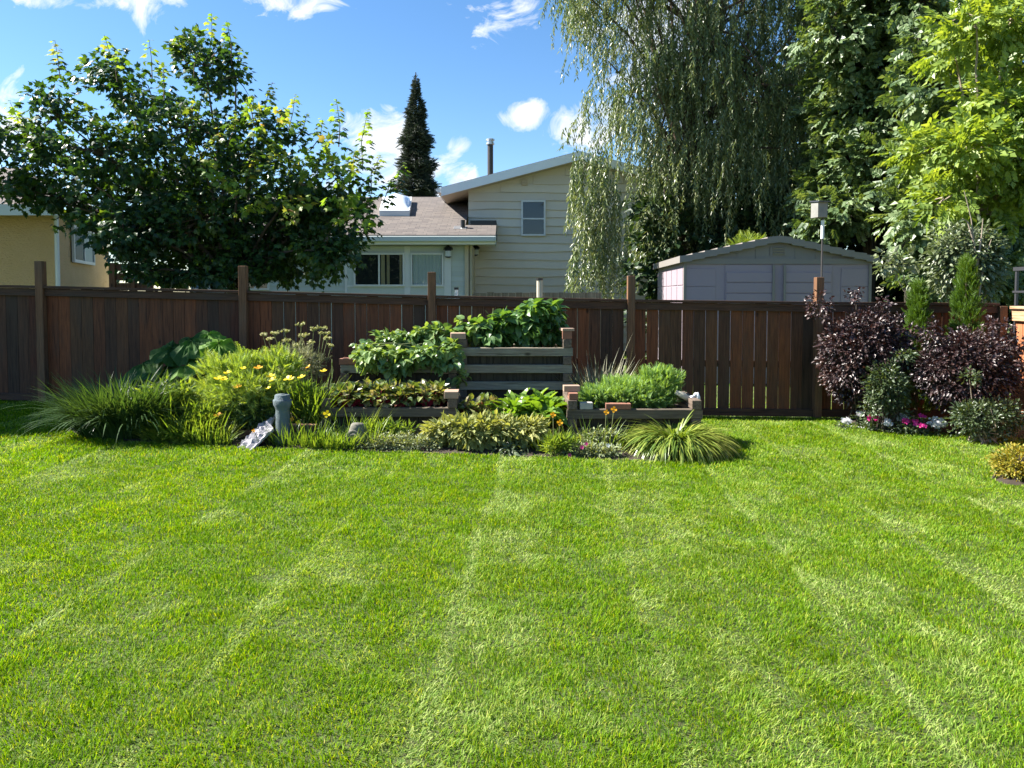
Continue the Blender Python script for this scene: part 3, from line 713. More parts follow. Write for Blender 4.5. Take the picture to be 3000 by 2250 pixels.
strap_clump('ornamental_grass', 'cream striped ornamental grass behind the carrot planter', 'plant', onground(1750, 8.3), .19, .15, 1100, (.45, .95), .014, L_['vgrass'], (.3, 2.2), (.02, .35), 6, extra=1.6)
strap_clump('grass_tuft', 'weedy grass between the pale sage leaves and the carrot planter', 'plant', onground(1615, 6.88), .16, .08, 220, (.1, .32), .008, L_['weed'], (.3, 1.6), (.05, .5), 5)

strap_clump('grass_tuft', 'arching weedy blades rising in front of the beet planter', 'plant', onground(1010, 7.12), .3, .07, 130, (.25, .55), .008, L_['weed'], (.4, 2.4), (.05, .5), 6)
strap_clump('grass_tuft', 'arching weedy blades in front of the carrot planter', 'plant', onground(1740, 6.95), .3, .07, 90, (.25, .5), .008, L_['weed'], (.4, 2.4), (.05, .5), 6)
leafy('weedy_plant', 'mixed low leafy weeds under the slab and the grey column', 'plant', 720, 1290, 1335, 110, 7.02, 70, 12, T_oval(.4), .04, L_['weed'], .1, 0, .06)
leafy('weedy_plant', 'leafy green weeds along the bed edge right of the grassy clump', 'plant', 530, 1250, 1335, 90, 6.92, 120, 12, T_lance(.25), .07, L_['weed'], .12, -.2, .08)
leafy('weedy_plant', 'bright leafy weeds left of the carved round stone', 'plant', 960, 1285, 1340, 70, 6.84, 70, 12, T_oval(.4), .045, L_['weed'], .1, 0, .06)
leafy('weedy_plant', 'small trailing greenery against the lower front of the carrot planter', 'plant', 1760, 1255, 1310, 75, 6.98, 60, 11, T_oval(.4), .045, L_['cover'], .06, .2, .06)
leafy('weedy_plant', 'loose weeds at the foot of the beet planter', 'plant', 1130, 1235, 1285, 110, 7.15, 60, 10, T_lance(.2), .07, L_['weed'], .05, -.3, .07)
leafy('sage_plant', 'pale leaves spilling left over the tiny leaved mound', 'plant', 1290, 1235, 1290, 60, 6.98, 26, 11, T_oval(.38, .2, .08), .09, L_['sage'], .12, .2, .08)
# rhubarb: very large leaves at the back left
rb = plant('rhubarb_plant', 'plant with huge dark round leaves in front of the fence at left', 'plant', onground(540, 8.3))
g = Geo(); gs = Geo(); T = T_heart(1.05, .3)
LV = [(420,1080,.42),(470,1110,.34),(505,1030,.34),(560,1010,.40),(600,1040,.36),(540,1085,.36),(640,1020,.32),(690,1050,.30),(580,1100,.32),(380,1120,.28),(610,995,.28),(450,1150,.3),(650,1075,.3)]
base = onground(550, 8.35)
for (px, py, s) in LV:
    s *= 1.25; e = at(px, py - 12, 8.05 + rng.normal()*.12); o_ = unit(np.array([e[0]-base[0], (e[1]-base[1])-.25, .05])); 
    # ruffled leaf
    nr_, ns_ = 7, 28; V = [e]; F = []
    f = o_; n_ = unit(np.array([o_[0]*.3 + rng.normal()*.2, -.45 + rng.normal()*.15, .85])); xx = unit(np.cross(f, n_)); yy = np.cross(n_, xx)
    for i in range(1, nr_):
        for j in range(ns_):
            t = 2*math.pi*j/ns_; rr = s * .5 * i/(nr_-1) * (1 - .25*math.cos(t-math.pi)*0 + .12*math.cos(t))
            rip = (.10 * s * (i/(nr_-1))**2) * math.sin(5*t + px) - .18*s*(i/(nr_-1))**2
            V.append(e + yy*rr*math.cos(t)*1.1 + xx*rr*math.sin(t) + n_*rip)
    F = [(0, 1+j, 1+(j+1) % ns_) for j in range(ns_)] + [(1+(i-1)*ns_+j, 1+i*ns_+j, 1+i*ns_+(j+1) % ns_, 1+(i-1)*ns_+(j+1) % ns_) for i in range(1, nr_-1) for j in range(ns_)]
    V = [V[0]] + [p + n_ * (rng.normal()*.006 + (.014 if (q % 2) else -.010)) for q, p in enumerate(V[1:])]
    g.faces(V, F); gs.tube([base + rnd(1, .05)[0]*[1, 1, 0], (base + e)/2 + [0, 0, .08], e], [.014, .011, .008], 6)
obj('leaves', g, L_['rhubarb'], rb); obj('stalks', gs, L_['stem'], rb, smooth=True)

# poppies: feathery mass with yellow flowers
pop = leafy('poppy_plant', 'broad feathery bright green plant dotted with yellow and orange flowers', 'plant', 735, 1065, 1245, 160, 7.45, 170, 15, T_fern(5, .4), .12, L_['poppy'], .45, -.4, .10, up=.4, shell=.55, jit=.8)
gl = Geo(); crown(gl, None, at(700, 1085, 7.5), (.30, .25, .13), 30, 12, T_fern(6, .4), .14, None, -.9, .09, .2); crown(gl, None, at(820, 1080, 7.5), (.16, .2, .1), 12, 12, T_fern(6), .14, None, -.8, .09, .2)
obj('upper_foliage', gl, L_['poppy'], pop)
Tf = T_flower(4, .35)
for (px, py, s, k) in [(757,1079,.034,'orange'),(667,1093,.03,'yellow'),(640,1110,.036,'yellow'),(655,1112,.034,'yellow'),(695,1135,.036,'orange'),(793,1103,.034,'yellow'),(800,1113,.03,'yellow'),(845,1110,.036,'yellow'),(855,1112,.03,'yellow'),(884,1106,.032,'yellow'),(787,1138,.022,'yellow'),(905,1075,.026,'orange'),(948,1088,.028,'yellow'),(640,1218,.034,'orange'),(713,1080,.025,'yellow')]:
    e = at(px, py, 7.02 + rng.random()*.05); g = Geo()
    g.scat(Tf, [e], np.array([[rng.normal()*.2, 1., .35]]) , np.array([[-.3 + rng.normal()*.2, -.6, 1.]]), s * 1.25)
    obj('flower', g, L_[k], pop)
fl = [(958,1213,.036,'yellow',6.85,'yellow poppy flower on a thin stalk in front of the beet planter'), (873,1238,.022,'yellow',6.86,'small yellow poppy flower right of the grey column'), (743,1262,.018,'orange',6.72,'tiny orange poppy flower by the leaning slab'),
      (1798,1200,.03,'orange',6.9,'orange poppy flower in front of the red brick'), (1776,1208,.026,'orange',6.88,'orange poppy flower left of the red brick'), (1620,1215,.028,'orange',6.9,'orange poppy flower above the pale sage leaves'), (1640,1238,.03,'orange',6.92,'orange poppy flower beside the carrot planter corner'), (856,1228,.02,'orange',6.95,'small orange poppy flower touching the plank planter')]
for (px, py, s, k, Yf, lb) in fl:
    e = at(px, py, Yf); b = onground(px + rng.uniform(-14, 14), Yf); p = plant('poppy_flower', lb, 'flower', b, 'single poppies along the bed edge')
    g = Geo(); g.scat(Tf, [e], np.array([[.2, .3, 1.]]), np.array([[.1, -1.0, .7]]), s); obj('petals', g, L_[k], p)
    g = Geo(); g.tube([b, (b+e)/2 + rnd(1, .012)[0], e], .0028, 4); obj('stalk', g, L_['stem'], p)

# dill umbels
dl = plant('dill_plant', 'tall dill with flat yellow seed heads against the fence', 'plant', onground(860, 8.1))
gh, gs = Geo(), Geo()
for (px, py, s) in [(882,949,.05),(835,968,.055),(805,975,.04),(772,978,.035),(788,992,.05),(843,996,.05),(888,981,.06),(905,1003,.07),(870,1010,.05),(940,960,.06),(950,975,.06),(968,1012,.035),(918,965,.03),(958,990,.045),(790,1030,.05),(860,1035,.05),(830,1040,.05),(905,1040,.05)]:
    e = at(px, py, 8.05 + rng.normal()*.1); b = onground(870 + (px-870)*.35, 8.1)
    mid = (b + e)/2 + np.array([rng.normal()*.03, 0, .05])
    gs.tube([b, mid, e - [0, 0, .04]], [.006, .0045, .003], 4, False)
    for q in range(13):
        t = rng.uniform(0, 6.28); rr = s * math.sqrt(rng.random()); h = e + np.array([rr*math.cos(t), rr*math.sin(t)*.8, rng.normal()*.006])
        gs.tube([e - [0, 0, .04], h], .0012, 3, False)
        k = 5; P = h + rnd(k, .006); gh.scat(T_flower(5, .1), P, rnd(k) + [0, 1, .5], rnd(k, .4) + [0, -.5, 1], .009)
obj('seed_heads', gh, L_['dill'], dl); obj('stems', gs, L_['stem'], dl)
gl = Geo(); crown(gl, None, at(865, 1075, 8.05), (.28, .15, .2), 50, 9, T_fern(6, .35), .1, None, -.6, .08, .2); obj('foliage', gl, L_['vgrass'], dl)

# vine spilling over the middle planter, beans on the tallest
vn = plant('squash_vine', 'leafy vine spilling over the front of the middle planter', 'plant', (xat(1180, YB), 8.2, zB))
gl, gs = Geo(), Geo(); T = T_heart(.95, .3)
for (cx, cy, rx, ry, Yc, ns_) in [(1110,1010,75,34,8.2,24), (1200,995,100,32,8.3,34), (1290,985,80,36,8.3,26), (1090,1050,60,34,7.95,18), (1170,1055,70,40,7.93,22), (1260,1045,75,42,7.93,24), (1330,1050,28,50,7.92,10), (1370,965,55,28,8.3,14), (1150,1085,25,14,7.9,4), (1345,1110,20,14,7.9,3)]:
    crown(gl, None, at(cx, cy, Yc), (m_px(rx, Yc), .12, m_px(ry, Yc)), ns_, 9, T, .082, None, .5, .085, .9, .5)
obj('leaves', gl, L_['vine'], vn)
for k in range(22):
    a = at(rng.uniform(1040, 1350), 1030, 8.12); b = at(rng.uniform(1040, 1360), rng.uniform(990, 1110), 7.95); gs.tube([a, (a+b)/2 + [0, -.05, .06], b], .004, 4, False)
obj('stems', gs, L_['stem'], vn)
bn = plant('bean_plant', 'bushy bean plants with big leaves standing on top of the tallest planter', 'plant', (xat(1520, YB), 8.3, zA-TH))
gl, gs = Geo(), Geo()
for (cx, cy, rx, ry, ns_) in [(1395,965,40,36,10), (1440,975,45,35,12), (1485,950,45,50,16), (1540,940,50,60,20), (1590,930,50,62,24), (1560,900,30,30,7), (1560,985,70,28,14), (1620,960,22,50,9), (1480,925,22,22,4), (1450,990,50,20,8)]:
    Yc = 8.3; crown(gl, None, at(cx, cy, Yc), (m_px(rx, Yc), .17, m_px(ry, Yc)), ns_, 8, T_heart(.9, .22), .105, None, .55, .1, .8, .5)
obj('leaves', gl, L_['bean'], bn)
for k in range(16):
    a = np.array([rng.uniform(-.45, .5), 8.3, zA-.12]); b = at(rng.uniform(1400, 1620), rng.uniform(900, 980), 8.3); gs.tube([a, (a+b)/2 + rnd(1, .03)[0], b], .004, 4, False)
obj('stems', gs, L_['stem'], bn)

# beets (front left) and beets / chard in the middle
def rosette(name, label, cat, c, n, ln, mat, T, group, spread=(.3, 1.3), stalkmat=None, h=.6):
    p = plant(name, label, cat, c, group); g, gs = Geo(), Geo()
    for k in range(n):
        t = rng.uniform(0, 6.28); th = rng.uniform(*spread); L = rng.uniform(*ln); d = np.array([math.cos(t)*math.sin(th), math.sin(t)*math.sin(th), math.cos(th)])
        a = np.array(c) + d * L * .15; b = np.array(c) + d * L * h + [0, 0, .02]; gs.tube([a, b], [.004, .003], 4, False)
        f = d + np.array([0, 0, -rng.uniform(0, .9)]); nn = np.array([-d[0]*.4, -d[1]*.4, 1.]) + rnd(1, .35)[0]
        g.scat(T, [b], np.array([f]), np.array([nn]), min(L * .5, .09) if 'beet' in name else min(L * .6, .15))
    obj('leaves', g, mat, p); obj('stalks', gs, stalkmat or M['beetstalk'], p); return p
M['beetstalk'] = plain('beet_stalks', (.28,.02,.05), .4, .2, 10)
zc = zC - TH - .04
b0 = rosette('beet_plant', 'beet plants with red stalks crowded in the front left planter', 'plant', (xat(990, 7.5), 7.5, zc), 75, (.14, .33), L_['beet'], T_oval(.75, .35, .14), 'beet plants in the front left planter', (.1, 1.1))
b1 = rosette('beet_plant', 'beet plants with red stalks crowded in the front left planter', 'plant', (xat(1035, 7.6), 7.6, zc), 75, (.13, .32), L_['beet'], T_oval(.8, .4, .12), 'beet plants in the front left planter', (.1, 1.1))
for k, px in enumerate([1020, 1065, 1085, 1115, 1140, 1170, 1190, 1225, 1250, 1285, 1110, 1210, 1265, 1060]):
    Yb = 7.45 + .3 * ((k * 7) % 5) / 5; dup((b0, b1)[k % 2], (xat(px, Yb), Yb, zc), k * 1.7, rng.uniform(.85, 1.12))
zd = zD - .03
b2 = rosette('beet_plant', 'beet plants with purple leaves crowded beside the chard in the lowest planter', 'plant', (xat(1370, 7.5), 7.5, zd), 60, (.18, .42), L_['beet'], T_oval(.75, .35, .12), 'beet plants beside the chard', (.1, 1.0))
for k, px in enumerate([1400, 1430, 1462, 1490, 1415, 1450]):
    dup(b2, (xat(px, 7.55), 7.45 + .07 * (k % 4), zd), k * 2.1 + .5, rng.uniform(.9, 1.1))
ch = rosette('chard_plant', 'bright yellow-green chard plants at the right side of the lowest planter', 'plant', (xat(1575, 7.5), 7.5, zd), 44, (.16, .46), L_['chard'], T_round(.62, .45, .16), 'chard plants in the lowest planter', (.05, .95), L_['chard'])
for k, (px, Yc) in enumerate([(1530, 7.6), (1590, 7.45), (1620, 7.6), (1600, 7.3), (1505, 7.42)]):
    dup(ch, (xat(px, Yc), Yc, zd), k * 1.9 + .4, rng.uniform(.8, 1.05))

leafy('sage_plant', 'spreading mass of pale yellow-green velvety oval leaves at the front of the bed', 'plant', 1420, 1215, 1330, 175, 7.0, 115, 12, T_oval(.38, .2, .08), .11, L_['sage'], .22, .25, .1)
leafy('sage_plant', 'small pale leaved clump touching the right end of the velvety leaved mass', 'plant', 1560, 1225, 1290, 55, 7.02, 22, 10, T_oval(.38, .2, .08), .09, L_['sage'], .12, .2, .08)
leafy('groundcover_plant', 'low mound of tiny grey-green leaves in front of the beet planter', 'plant', 1160, 1265, 1342, 150, 6.86, 330, 16, T_oval(.55, .1, .05), .024, L_['cover'], .14, .0, .05)
leafy('blue_hosta', 'dark blue-green leafy plant under the pale velvety leaves', 'plant', 1490, 1300, 1345, 70, 6.75, 26, 8, T_oval(.3, .25, .06), .1, L_['greenshrub'], .1, .7, .06)
leafy('carrot_row', 'feathery carrot tops filling the front right planter', 'plant', 1860, 1115, 1205, 135, 7.5, 230, 16, T_fern(6, .4), .10, L_['carrot'], .22, -.7, .08, up=.3, base_z=zE-TH-.05)
leafy('carrot_row', 'taller feathery tuft at the right half of the carrot tops', 'plant', 1930, 1095, 1150, 60, 7.55, 50, 14, T_fern(6), .12, L_['carrot'], .16, -.8, .08, up=.3, base_z=zE-TH-.05)
leafy('carrot_row', 'feathery tuft at the left corner of the front right planter', 'plant', 1745, 1135, 1195, 35, 7.4, 26, 14, T_fern(6), .1, L_['carrot'], .12, -.8, .07, up=.3, base_z=zE-TH-.05)
fp = leafy('bedding_plant', 'small leafy bedding plants with a few pink flowers in front of the carrot planter', 'plant', 1735, 1300, 1345, 95, 6.72, 110, 12, T_oval(.45, .1, .05), .038, L_['cover'], .1, 0, .06)
for px, py, k in [(1717,1300,'pink'),(1669,1334,'pink'),(1782,1305,'wpet'),(1705,1310,'pink')]:
    g = Geo(); g.scat(T_flower(5, .15), [at(px, py, 6.62)], np.array([[0, .3, 1.]]), np.array([[0, -1., .5]]), .02); obj('flower', g, L_[k], fp)
leafy('weedy_plant', 'light green fine weeds by the corner of the carrot planter', 'plant', 1640, 1275, 1335, 55, 6.74, 60, 12, T_lance(.2), .07, L_['weed'], .1, -.5, .07)
leafy('weedy_plant', 'fine green weeds in front of the feathery flowering plant', 'plant', 600, 1180, 1300, 70, 7.1, 110, 12, T_lance(.2), .08, L_['weed'], .2, -.2, .09)
leafy('weedy_plant', 'dark leafy weeds below the yellow flowers beside the grey column', 'plant', 740, 1170, 1250, 85, 7.18, 90, 12, T_oval(.35), .06, L_['dayd'], .15, 0, .08)
leafy('weedy_plant', 'green weeds with thin dry stalks between the column and the beet planter', 'plant', 890, 1120, 1230, 50, 7.3, 80, 11, T_lance(.2), .08, L_['weed'], .15, -.3, .08)

# right border shrubs
def shrub(name, label, px, pt, pb, hw, Y, nsub, nleaf, T, size, mat, dep, subr=.14, droop=.2, lumps=None, up=.6, bark=None):
    c0 = onground(px, Y); p = plant(name, label, 'shrub', c0)
    gl, gb = Geo(), Geo(); a, b = at(px, pt, Y), at(px, pb, Y); c = (a+b)/2; r = np.array([m_px(hw, Y), dep, (a[2]-b[2])/2])
    crown(gl, None, c, r - subr * .6, nsub, nleaf, T, size, None, droop, subr, up, .33, 0, .9)
    for (lx, ly, lr, ln_) in (lumps or []):
        q = at(lx, ly, Y); crown(gl, None, q, (m_px(lr, Y),)*3, ln_, nleaf, T, size, None, droop, subr * .6, up, .4, 0, 1)
        gb.tube([c0, (c0+q)/2 + rnd(1, .05)[0], q], [.012, .008, .003], 5, False)
    for k in range(14):
        e = c + inball(1, .3)[0] * r * .9; gb.tube([c0 + rnd(1, .06)[0]*[1, 1, 0], (c0+e)/2 + rnd(1, .06)[0], e], [.012, .008, .004], 5, False)
    obj('foliage', gl, mat, p); obj('branches', gb, bark or M['barkd'], p); return p
shrub('ninebark_shrub', 'dark purple leaved shrub beside the last fence post', 2535, 895, 1205, 140, 8.55, 620, 20, T_oval(.62, .15, .08), .043, L_['purple'], .42, .11, .25, [(2640,960,50,24),(2650,1060,50,24),(2500,870,14,3), (2510,850,8,2), (2590,890,16,4), (2400,900,40,14), (2430,1000,30,14)])
shrub('ninebark_shrub', 'dark purple leaved shrub with silvery sheen in front of the orange fence', 2840, 955, 1225, 160, 8.0, 660, 20, T_oval(.62, .15, .08), .042, L_['purple'], .42, .11, .25, [(2730,1080,50,24),(2980,1100,50,24),(2740,990,50,16), (2985,1010,40,16), (2920,960,40,10)])
shrub('euonymus_shrub', 'green leaved shrub between the two purple shrubs', 2600, 1050, 1222, 66, 8.15, 230, 14, T_oval(.5, .1, .06), .045, L_['greenshrub'], .22, .09, .1, [(2650,1040,30,12), (2560,1200,35,14), (2640,1205,35,14)])
shrub('low_shrub', 'low green shrub with bare arching twigs at the right end of the border', 2895, 1160, 1285, 120, 7.6, 230, 14, T_oval(.5, .1, .06), .04, L_['greenshrub'], .25, .08, .1, [(2840,1110,30,8), (2960,1210,40,12), (2830,1245,45,16), (2900,1262,50,18), (2970,1265,50,16)], bark=M['barkp'])
shrub('golden_spirea', 'small round shrub with yellow and orange leaves at the right lawn edge', 2985, 1300, 1420, 75, 6.05, 330, 15, T_oval(.5, .1, .05), .026, L_['spirea'], .22, .055, -.1)
def thuja(label, px, pt, pb, hw, Y):
    c0 = onground(px, Y); p = plant('thuja_tree', label, 'tree', c0); g, gb = Geo(), Geo(); top = at(px, pt, Y); h = top[2] - c0[2]
    T = T_fern(6, .4)
    for k in range(420):
        t = rng.random() ** .8; z = c0[2] + h * (.05 + .95 * t); rr = m_px(hw, Y) * (1 - t ** 2.2) * (.6 + .4*rng.random()) + .01; a = rng.uniform(0, 6.28); n = 5
        b = np.array([c0[0] + rr*math.cos(a), Y + rr*math.sin(a), z]); P = b + rnd(n, .02)
        g.scat(T, P, np.array([math.cos(a)*.5, math.sin(a)*.5, 1.1]) + rnd(n, .3), np.array([math.cos(a), math.sin(a), .2]) + rnd(n, .6), .10 * rng.uniform(.7, 1.2, n))
    gb.tube([c0, top - [0, 0, .1]], [.025, .006], 7); obj('crown', g, L_['thuja'], p); obj('trunk', gb, M['bark'], p)
thuja('shorter bright green columnar cedar behind the purple shrubs', 2690, 835, 1000, 42, 8.8)
thuja('taller bright green columnar cedar in front of the pale leaved shrub', 2832, 765, 960, 50, 8.75)

# border flowers
def fl_clump(label, px, py, Y, n, kind, s, w):
    c0 = onground(px, Y); p = plant('petunia_plant' if kind == 'pink' else 'alyssum_plant', label, 'flower', c0, 'flowering plants along the front of the border')
    e = at(px, py, Y); g, gl = Geo(), Geo(); P = e + inball(n, .5) * [w, w*.8, w*.6]
    g.scat(T_flower(5, .15), P, rnd(n, .5) + [0, .4, 1.], rnd(n, .35) + [0, -1., .6], s * rng.uniform(.7, 1.2, n)); obj('petals', g, L_[kind], p)
    crown(gl, None, (e + c0)/2 + [0, .03, -.01], (w*1.1, w, max(.03, (e[2]-c0[2])/2)), 12, 9, T_oval(.5), .04, None, 0, .05); obj('foliage', gl, L_['greenshrub'], p)
for a in [('leftmost white flower clump of the border', 2480, 1232, 8.35, 60, 'wpet', .014, .06), ('white flower clump left of the first pink petunias', 2520, 1212, 8.4, 40, 'wpet', .014, .05),
          ('left magenta petunia of the first pink pair', 2549, 1222, 8.25, 7, 'pink', .026, .04), ('right magenta petunia of the first pink pair', 2570, 1227, 8.2, 6, 'pink', .026, .035),
          ('lower white flower clump in the middle of the border', 2602, 1238, 8.1, 80, 'wpet', .014, .07), ('largest white flower clump in the middle of the border', 2640, 1221, 8.15, 110, 'wpet', .014, .09), ('upper white flower clump between the pink petunias', 2592, 1222, 8.2, 45, 'wpet', .014, .05),
          ('magenta petunia right of the largest white clump', 2655, 1233, 7.98, 7, 'pink', .026, .04), ('second magenta petunia right of the largest white clump', 2682, 1235, 7.95, 7, 'pink', .027, .04), ('highest magenta petunia of the right group', 2706, 1220, 8.0, 5, 'pink', .025, .035), ('lowest magenta petunia of the right group', 2703, 1247, 7.9, 6, 'pink', .026, .035),
          ('rightmost white flower clump of the border', 2745, 1238, 7.95, 120, 'wpet', .014, .10)]: fl_clump(*a)

# ------------------------------------------------------------------ trees
def tree_thing(name, label, base, group=None): return thing(name, label, 'tree', base, group)
# maple
mY = 11.2; base = onground(700, mY); base[2] = gz(base[0])
mp_ = tree_thing('maple_tree', 'wide bushy maple with dark leaves and reddish new shoots behind the fence', base)
gl, gb = Geo(), Geo(); T = T_maple()
fork = at(690, 850, mY)
limb(gb, [base, (base+fork)/2 + [.03, 0, 0], fork], .13, .11, 10)
MC = [(170,340,70,80,15),(330,240,60,90,16),(110,450,110,90,26),(600,190,75,100,26),(690,230,45,60,9),(450,300,90,80,20),(300,450,180,120,70),(560,380,130,120,50),(760,400,90,80,18),
      (200,580,170,90,54),(450,600,220,130,110),(700,560,180,120,70),(880,530,100,90,22),(990,520,60,60,8),(980,630,120,100,50),(800,690,220,100,100),(540,730,190,90,90),(360,680,140,90,60),(950,730,100,80,40),(640,805,190,40,50),(90,560,80,60,20),(1060,580,50,50,9),(880,800,90,40,16),(400,790,90,30,10),(600,640,200,100,70),(720,760,160,60,50),(820,600,130,90,34),(540,560,160,90,50),(50,400,50,70,10),(690,450,80,60,16)]
EXTRA = [(760,330),(880,480),(700,520),(1000,560),(600,480),(740,600),(980,470),(820,400),(880,620),(1040,640)]
for (cx, cy) in EXTRA:
    Yc = mY - 1.15; g2 = Geo(); crown(g2, None, at(cx, cy, Yc), (.3, .2, .26), 5, 9, T, .10, None, .45, .14, .8); obj('young_shoot', g2, L_['shoot'], mp_)
for i, (cx, cy, rx, ry, ns_) in enumerate(MC):
    Yc = mY + ((i * 37) % 17 / 17 - .45) * 1.7; c = at(cx, cy, Yc)
    crown(gl, gb, c, (m_px(rx, Yc), .75, m_px(ry, Yc)), ns_, 19, T, .092, c, .55, .24, .6, .45, .006)
    j1 = fork + (c - fork) * .45 + np.array([0, 0, .12 + rng.random()*.2]); limb(gb, [fork, j1, c], .055 if ns_ > 60 else .03, .01, 6)
SH = [(161,118,230),(305,102,230),(350,145,240),(437,118,230),(515,105,190),(620,38,190),(664,62,190),(580,150,230),(705,140,240),(798,242,370),(730,280,370),(865,275,380),(900,330,420),(985,290,430),(945,350,440),(1078,325,500),(1040,440,540),(1115,455,560),(1185,478,560),(1150,520,600),(1090,560,640),(30,300,420),(60,330,420),(480,190,290),(240,170,260),(690,330,430),(760,330,440),(560,300,400),(640,380,470),(820,420,520),(500,400,470),(750,450,540)]
for (px, p0, p1) in SH:
    Yc = mY + (rng.normal() * .5 if p1 < 395 or px > 860 else -.9 + rng.normal()*.15); lean = rng.normal() * 14 + (px - 550) * .05
    a, b = at(px - lean, p1, Yc), at(px, p0, Yc); gb.tube([a, (a+b)/2 + rnd(1, .03)[0], b], [.009, .006, .003], 4, False)
    n = max(14, int((p1 - p0) / 3.4)); t = np.linspace(.0, 1, n) ** .9; az = np.arange(n) * 2.4 + rng.normal(size=n) * .7
    P = a + (b - a) * np.clip(t + rng.normal(size=n) * .03, 0, 1)[:, None] + rnd(n, .018) + np.stack([np.cos(az), np.sin(az), np.zeros(n)], 1) * (.13 * (1.1 - t))[:, None]
    f = np.stack([np.cos(az), np.sin(az), -.55 + .2*t], 1); nn = np.stack([np.cos(az)*.6, np.sin(az)*.6, np.ones(n)], 1) + rnd(n, .2)
    s = .135 * (1.05 - t * .55) * rng.uniform(.65, 1.2, n); young = t > .55
    gl.scat(T, P[~young], f[~young], nn[~young], s[~young]); gsh = Geo(); gsh.scat(T, P[young], f[young], nn[young], s[young] * 1.1); obj('young_shoot', gsh, L_['shoot'], mp_)
obj('crown', gl, L_['maple'], mp_); obj('trunk', gb, M['bark'], mp_)

# tree beyond the left edge that shades the left of the garden
ob = np.array([-11.2, 9.9, .2]); ot = tree_thing('shade_tree', 'large leafy tree beyond the left end of the fence, outside the view', ob)
gl, gb = Geo(), Geo(); limb(gb, [ob, ob + [0, 0, 2.5], ob + [.1, 0, 5]], .2, .1, 8)
for c, r in (((-11.2, 9.3, 4.5), (1.9, 1.4, 1.8)), ((-10.9, 9.2, 6.1), (1.5, 1.25, 1.3)), ((-11.2, 10.9, 5.4), (1.6, 1.4, 2.0)), ((-11.6, 9.6, 2.9), (1.3, 1.4, 1.1))): crown(gl, gb, c, r, 150, 30, T_oval(.7), .22, c, .3, .45, .6, .5, .01)
obj('crown', gl, L_['ash'], ot); obj('trunk', gb, M['bark'], ot)

# willow
wb = np.array([4.4, 18.4, -.02]); wt = tree_thing('willow_tree', 'tall weeping willow with hanging grey-green strands right of the white house', wb)
gl, gb = Geo(), Geo(); limb(gb, [wb, wb + [-.1, 0, 2.5], wb + [.05, 0, 5], wb + [.3, 0, 8.5]], .3, .1, 9)
def strand(a, L, drift, n):
    t = np.linspace(0, 1, n); P = a + np.stack([drift[0]*np.sqrt(t), drift[1]*np.sqrt(t), -L * t], 1) + np.cumsum(rnd(n, .008), 0)
    az = np.arange(n) * 2.2 + rng.random() * 6; f = np.stack([np.cos(az)*.6, np.sin(az)*.6, -np.ones(n)*.9], 1) + rnd(n, .25)
    gl.scat(T_lance(.27, .1), P, f, np.stack([np.cos(az), np.sin(az), np.ones(n)*.6], 1) + rnd(n, .4), .125 * rng.uniform(.7, 1.25, n)); return P
tips = []
for k in range(560):
    # bunches of strands hanging from arching branch ends
    u = rng.random(); py = rng.uniform(-330, 640); lo = 1645 + max(0, py) * .12 + (115 if py > 120 else 0) + (35 if py > 380 else 0) + 45 * math.sin(py / 60.0) + 20; px = lo + (2430 - lo) * rng.random()
    Yc = rng.uniform(17.2, 19.5); c = at(px, py, Yc); tips.append(c)
    for q in range(8):
        a = c + rnd(1, 1)[0] * [.28, .24, .2]; pm = 2170 / Yc
        L = rng.uniform(.35, 1.15) * (1.5 if py > 380 else 1); zmin = 1.3 + rng.random() * .5; L = min(L, a[2] - zmin)
        if L > .25: strand(a, L, rng.normal(size=2) * .2 + [(-.18 if px < 1800 else -.05), 0], int(L * 34))
# left edge tendrils in front of the gable
for (px, p0, p1) in [(1700,470,660),(1722,450,700),(1745,440,720),(1770,470,800),(1700,700,870),(1730,640,870),(1760,620,875),(1790,520,870),(1815,560,880),(1690,380,420),(1660,330,250)]:
    for q in range(9):
        a = at(px + rng.normal()*13, p0 + rng.normal()*25, 15.4 + rng.normal()*.2); L = (p1 - p0) / (2170/15.4)
        if L > 0: strand(a, L*rng.uniform(.8, 1.05), np.array([-.12, 0]) + rng.normal(size=2)*.04, int(L * 34) + 2)
trk = np.array([[4.3, 18.4, 4.0], [4.35, 18.4, 5.5], [4.6, 18.4, 7.5]])
for c in tips[::7]:
    s = trk[int(rng.integers(0, 3))] + rnd(1, .1)[0]; m = (s + c)/2 + [0, 0, .7]; gb.tube([s, (s+m)/2 + [0, 0, .25], m, c + [0, 0, .25], c], [.06, .045, .03, .015, .006], 5, False)
obj('crown', gl, L_['willow'], wt); obj('trunk', gb, M['bark'], wt)

def broad(name, label, base, clusters, T, size, mat, Ys, nleaf=14, subr=.3, droop=.4, trunkr=.14, bark=None, shell=.4, dep=.8, extra_limbs=None, limb_r=.04, group=None):
    t = tree_thing(name, label, base, group); gl, gb = Geo(), Geo(); base = np.array(base, float)
    top = base + [0, 0, 3.0]; limb(gb, [base, (base+top)/2 + [.05, 0, 0], top], trunkr, trunkr*.7, 8)
    for i, (cx, cy, rx, ry, ns_) in enumerate(clusters):
        Yc = Ys[0] + (Ys[1]-Ys[0]) * ((i*29) % 13) / 13; c = at(cx, cy, Yc)
        crown(gl, gb, c, (m_px(rx, Yc), dep, m_px(ry, Yc)), ns_, nleaf, T, size, c, droop, subr, .6, shell, .007)
        limb(gb, [top - [0, 0, rng.random()*1.4], (top + c)/2 + [0, 0, .2], c], limb_r, .01, 5)
    obj('crown', gl, mat, t); obj('trunk', gb, bark or M['bark'], t); return t
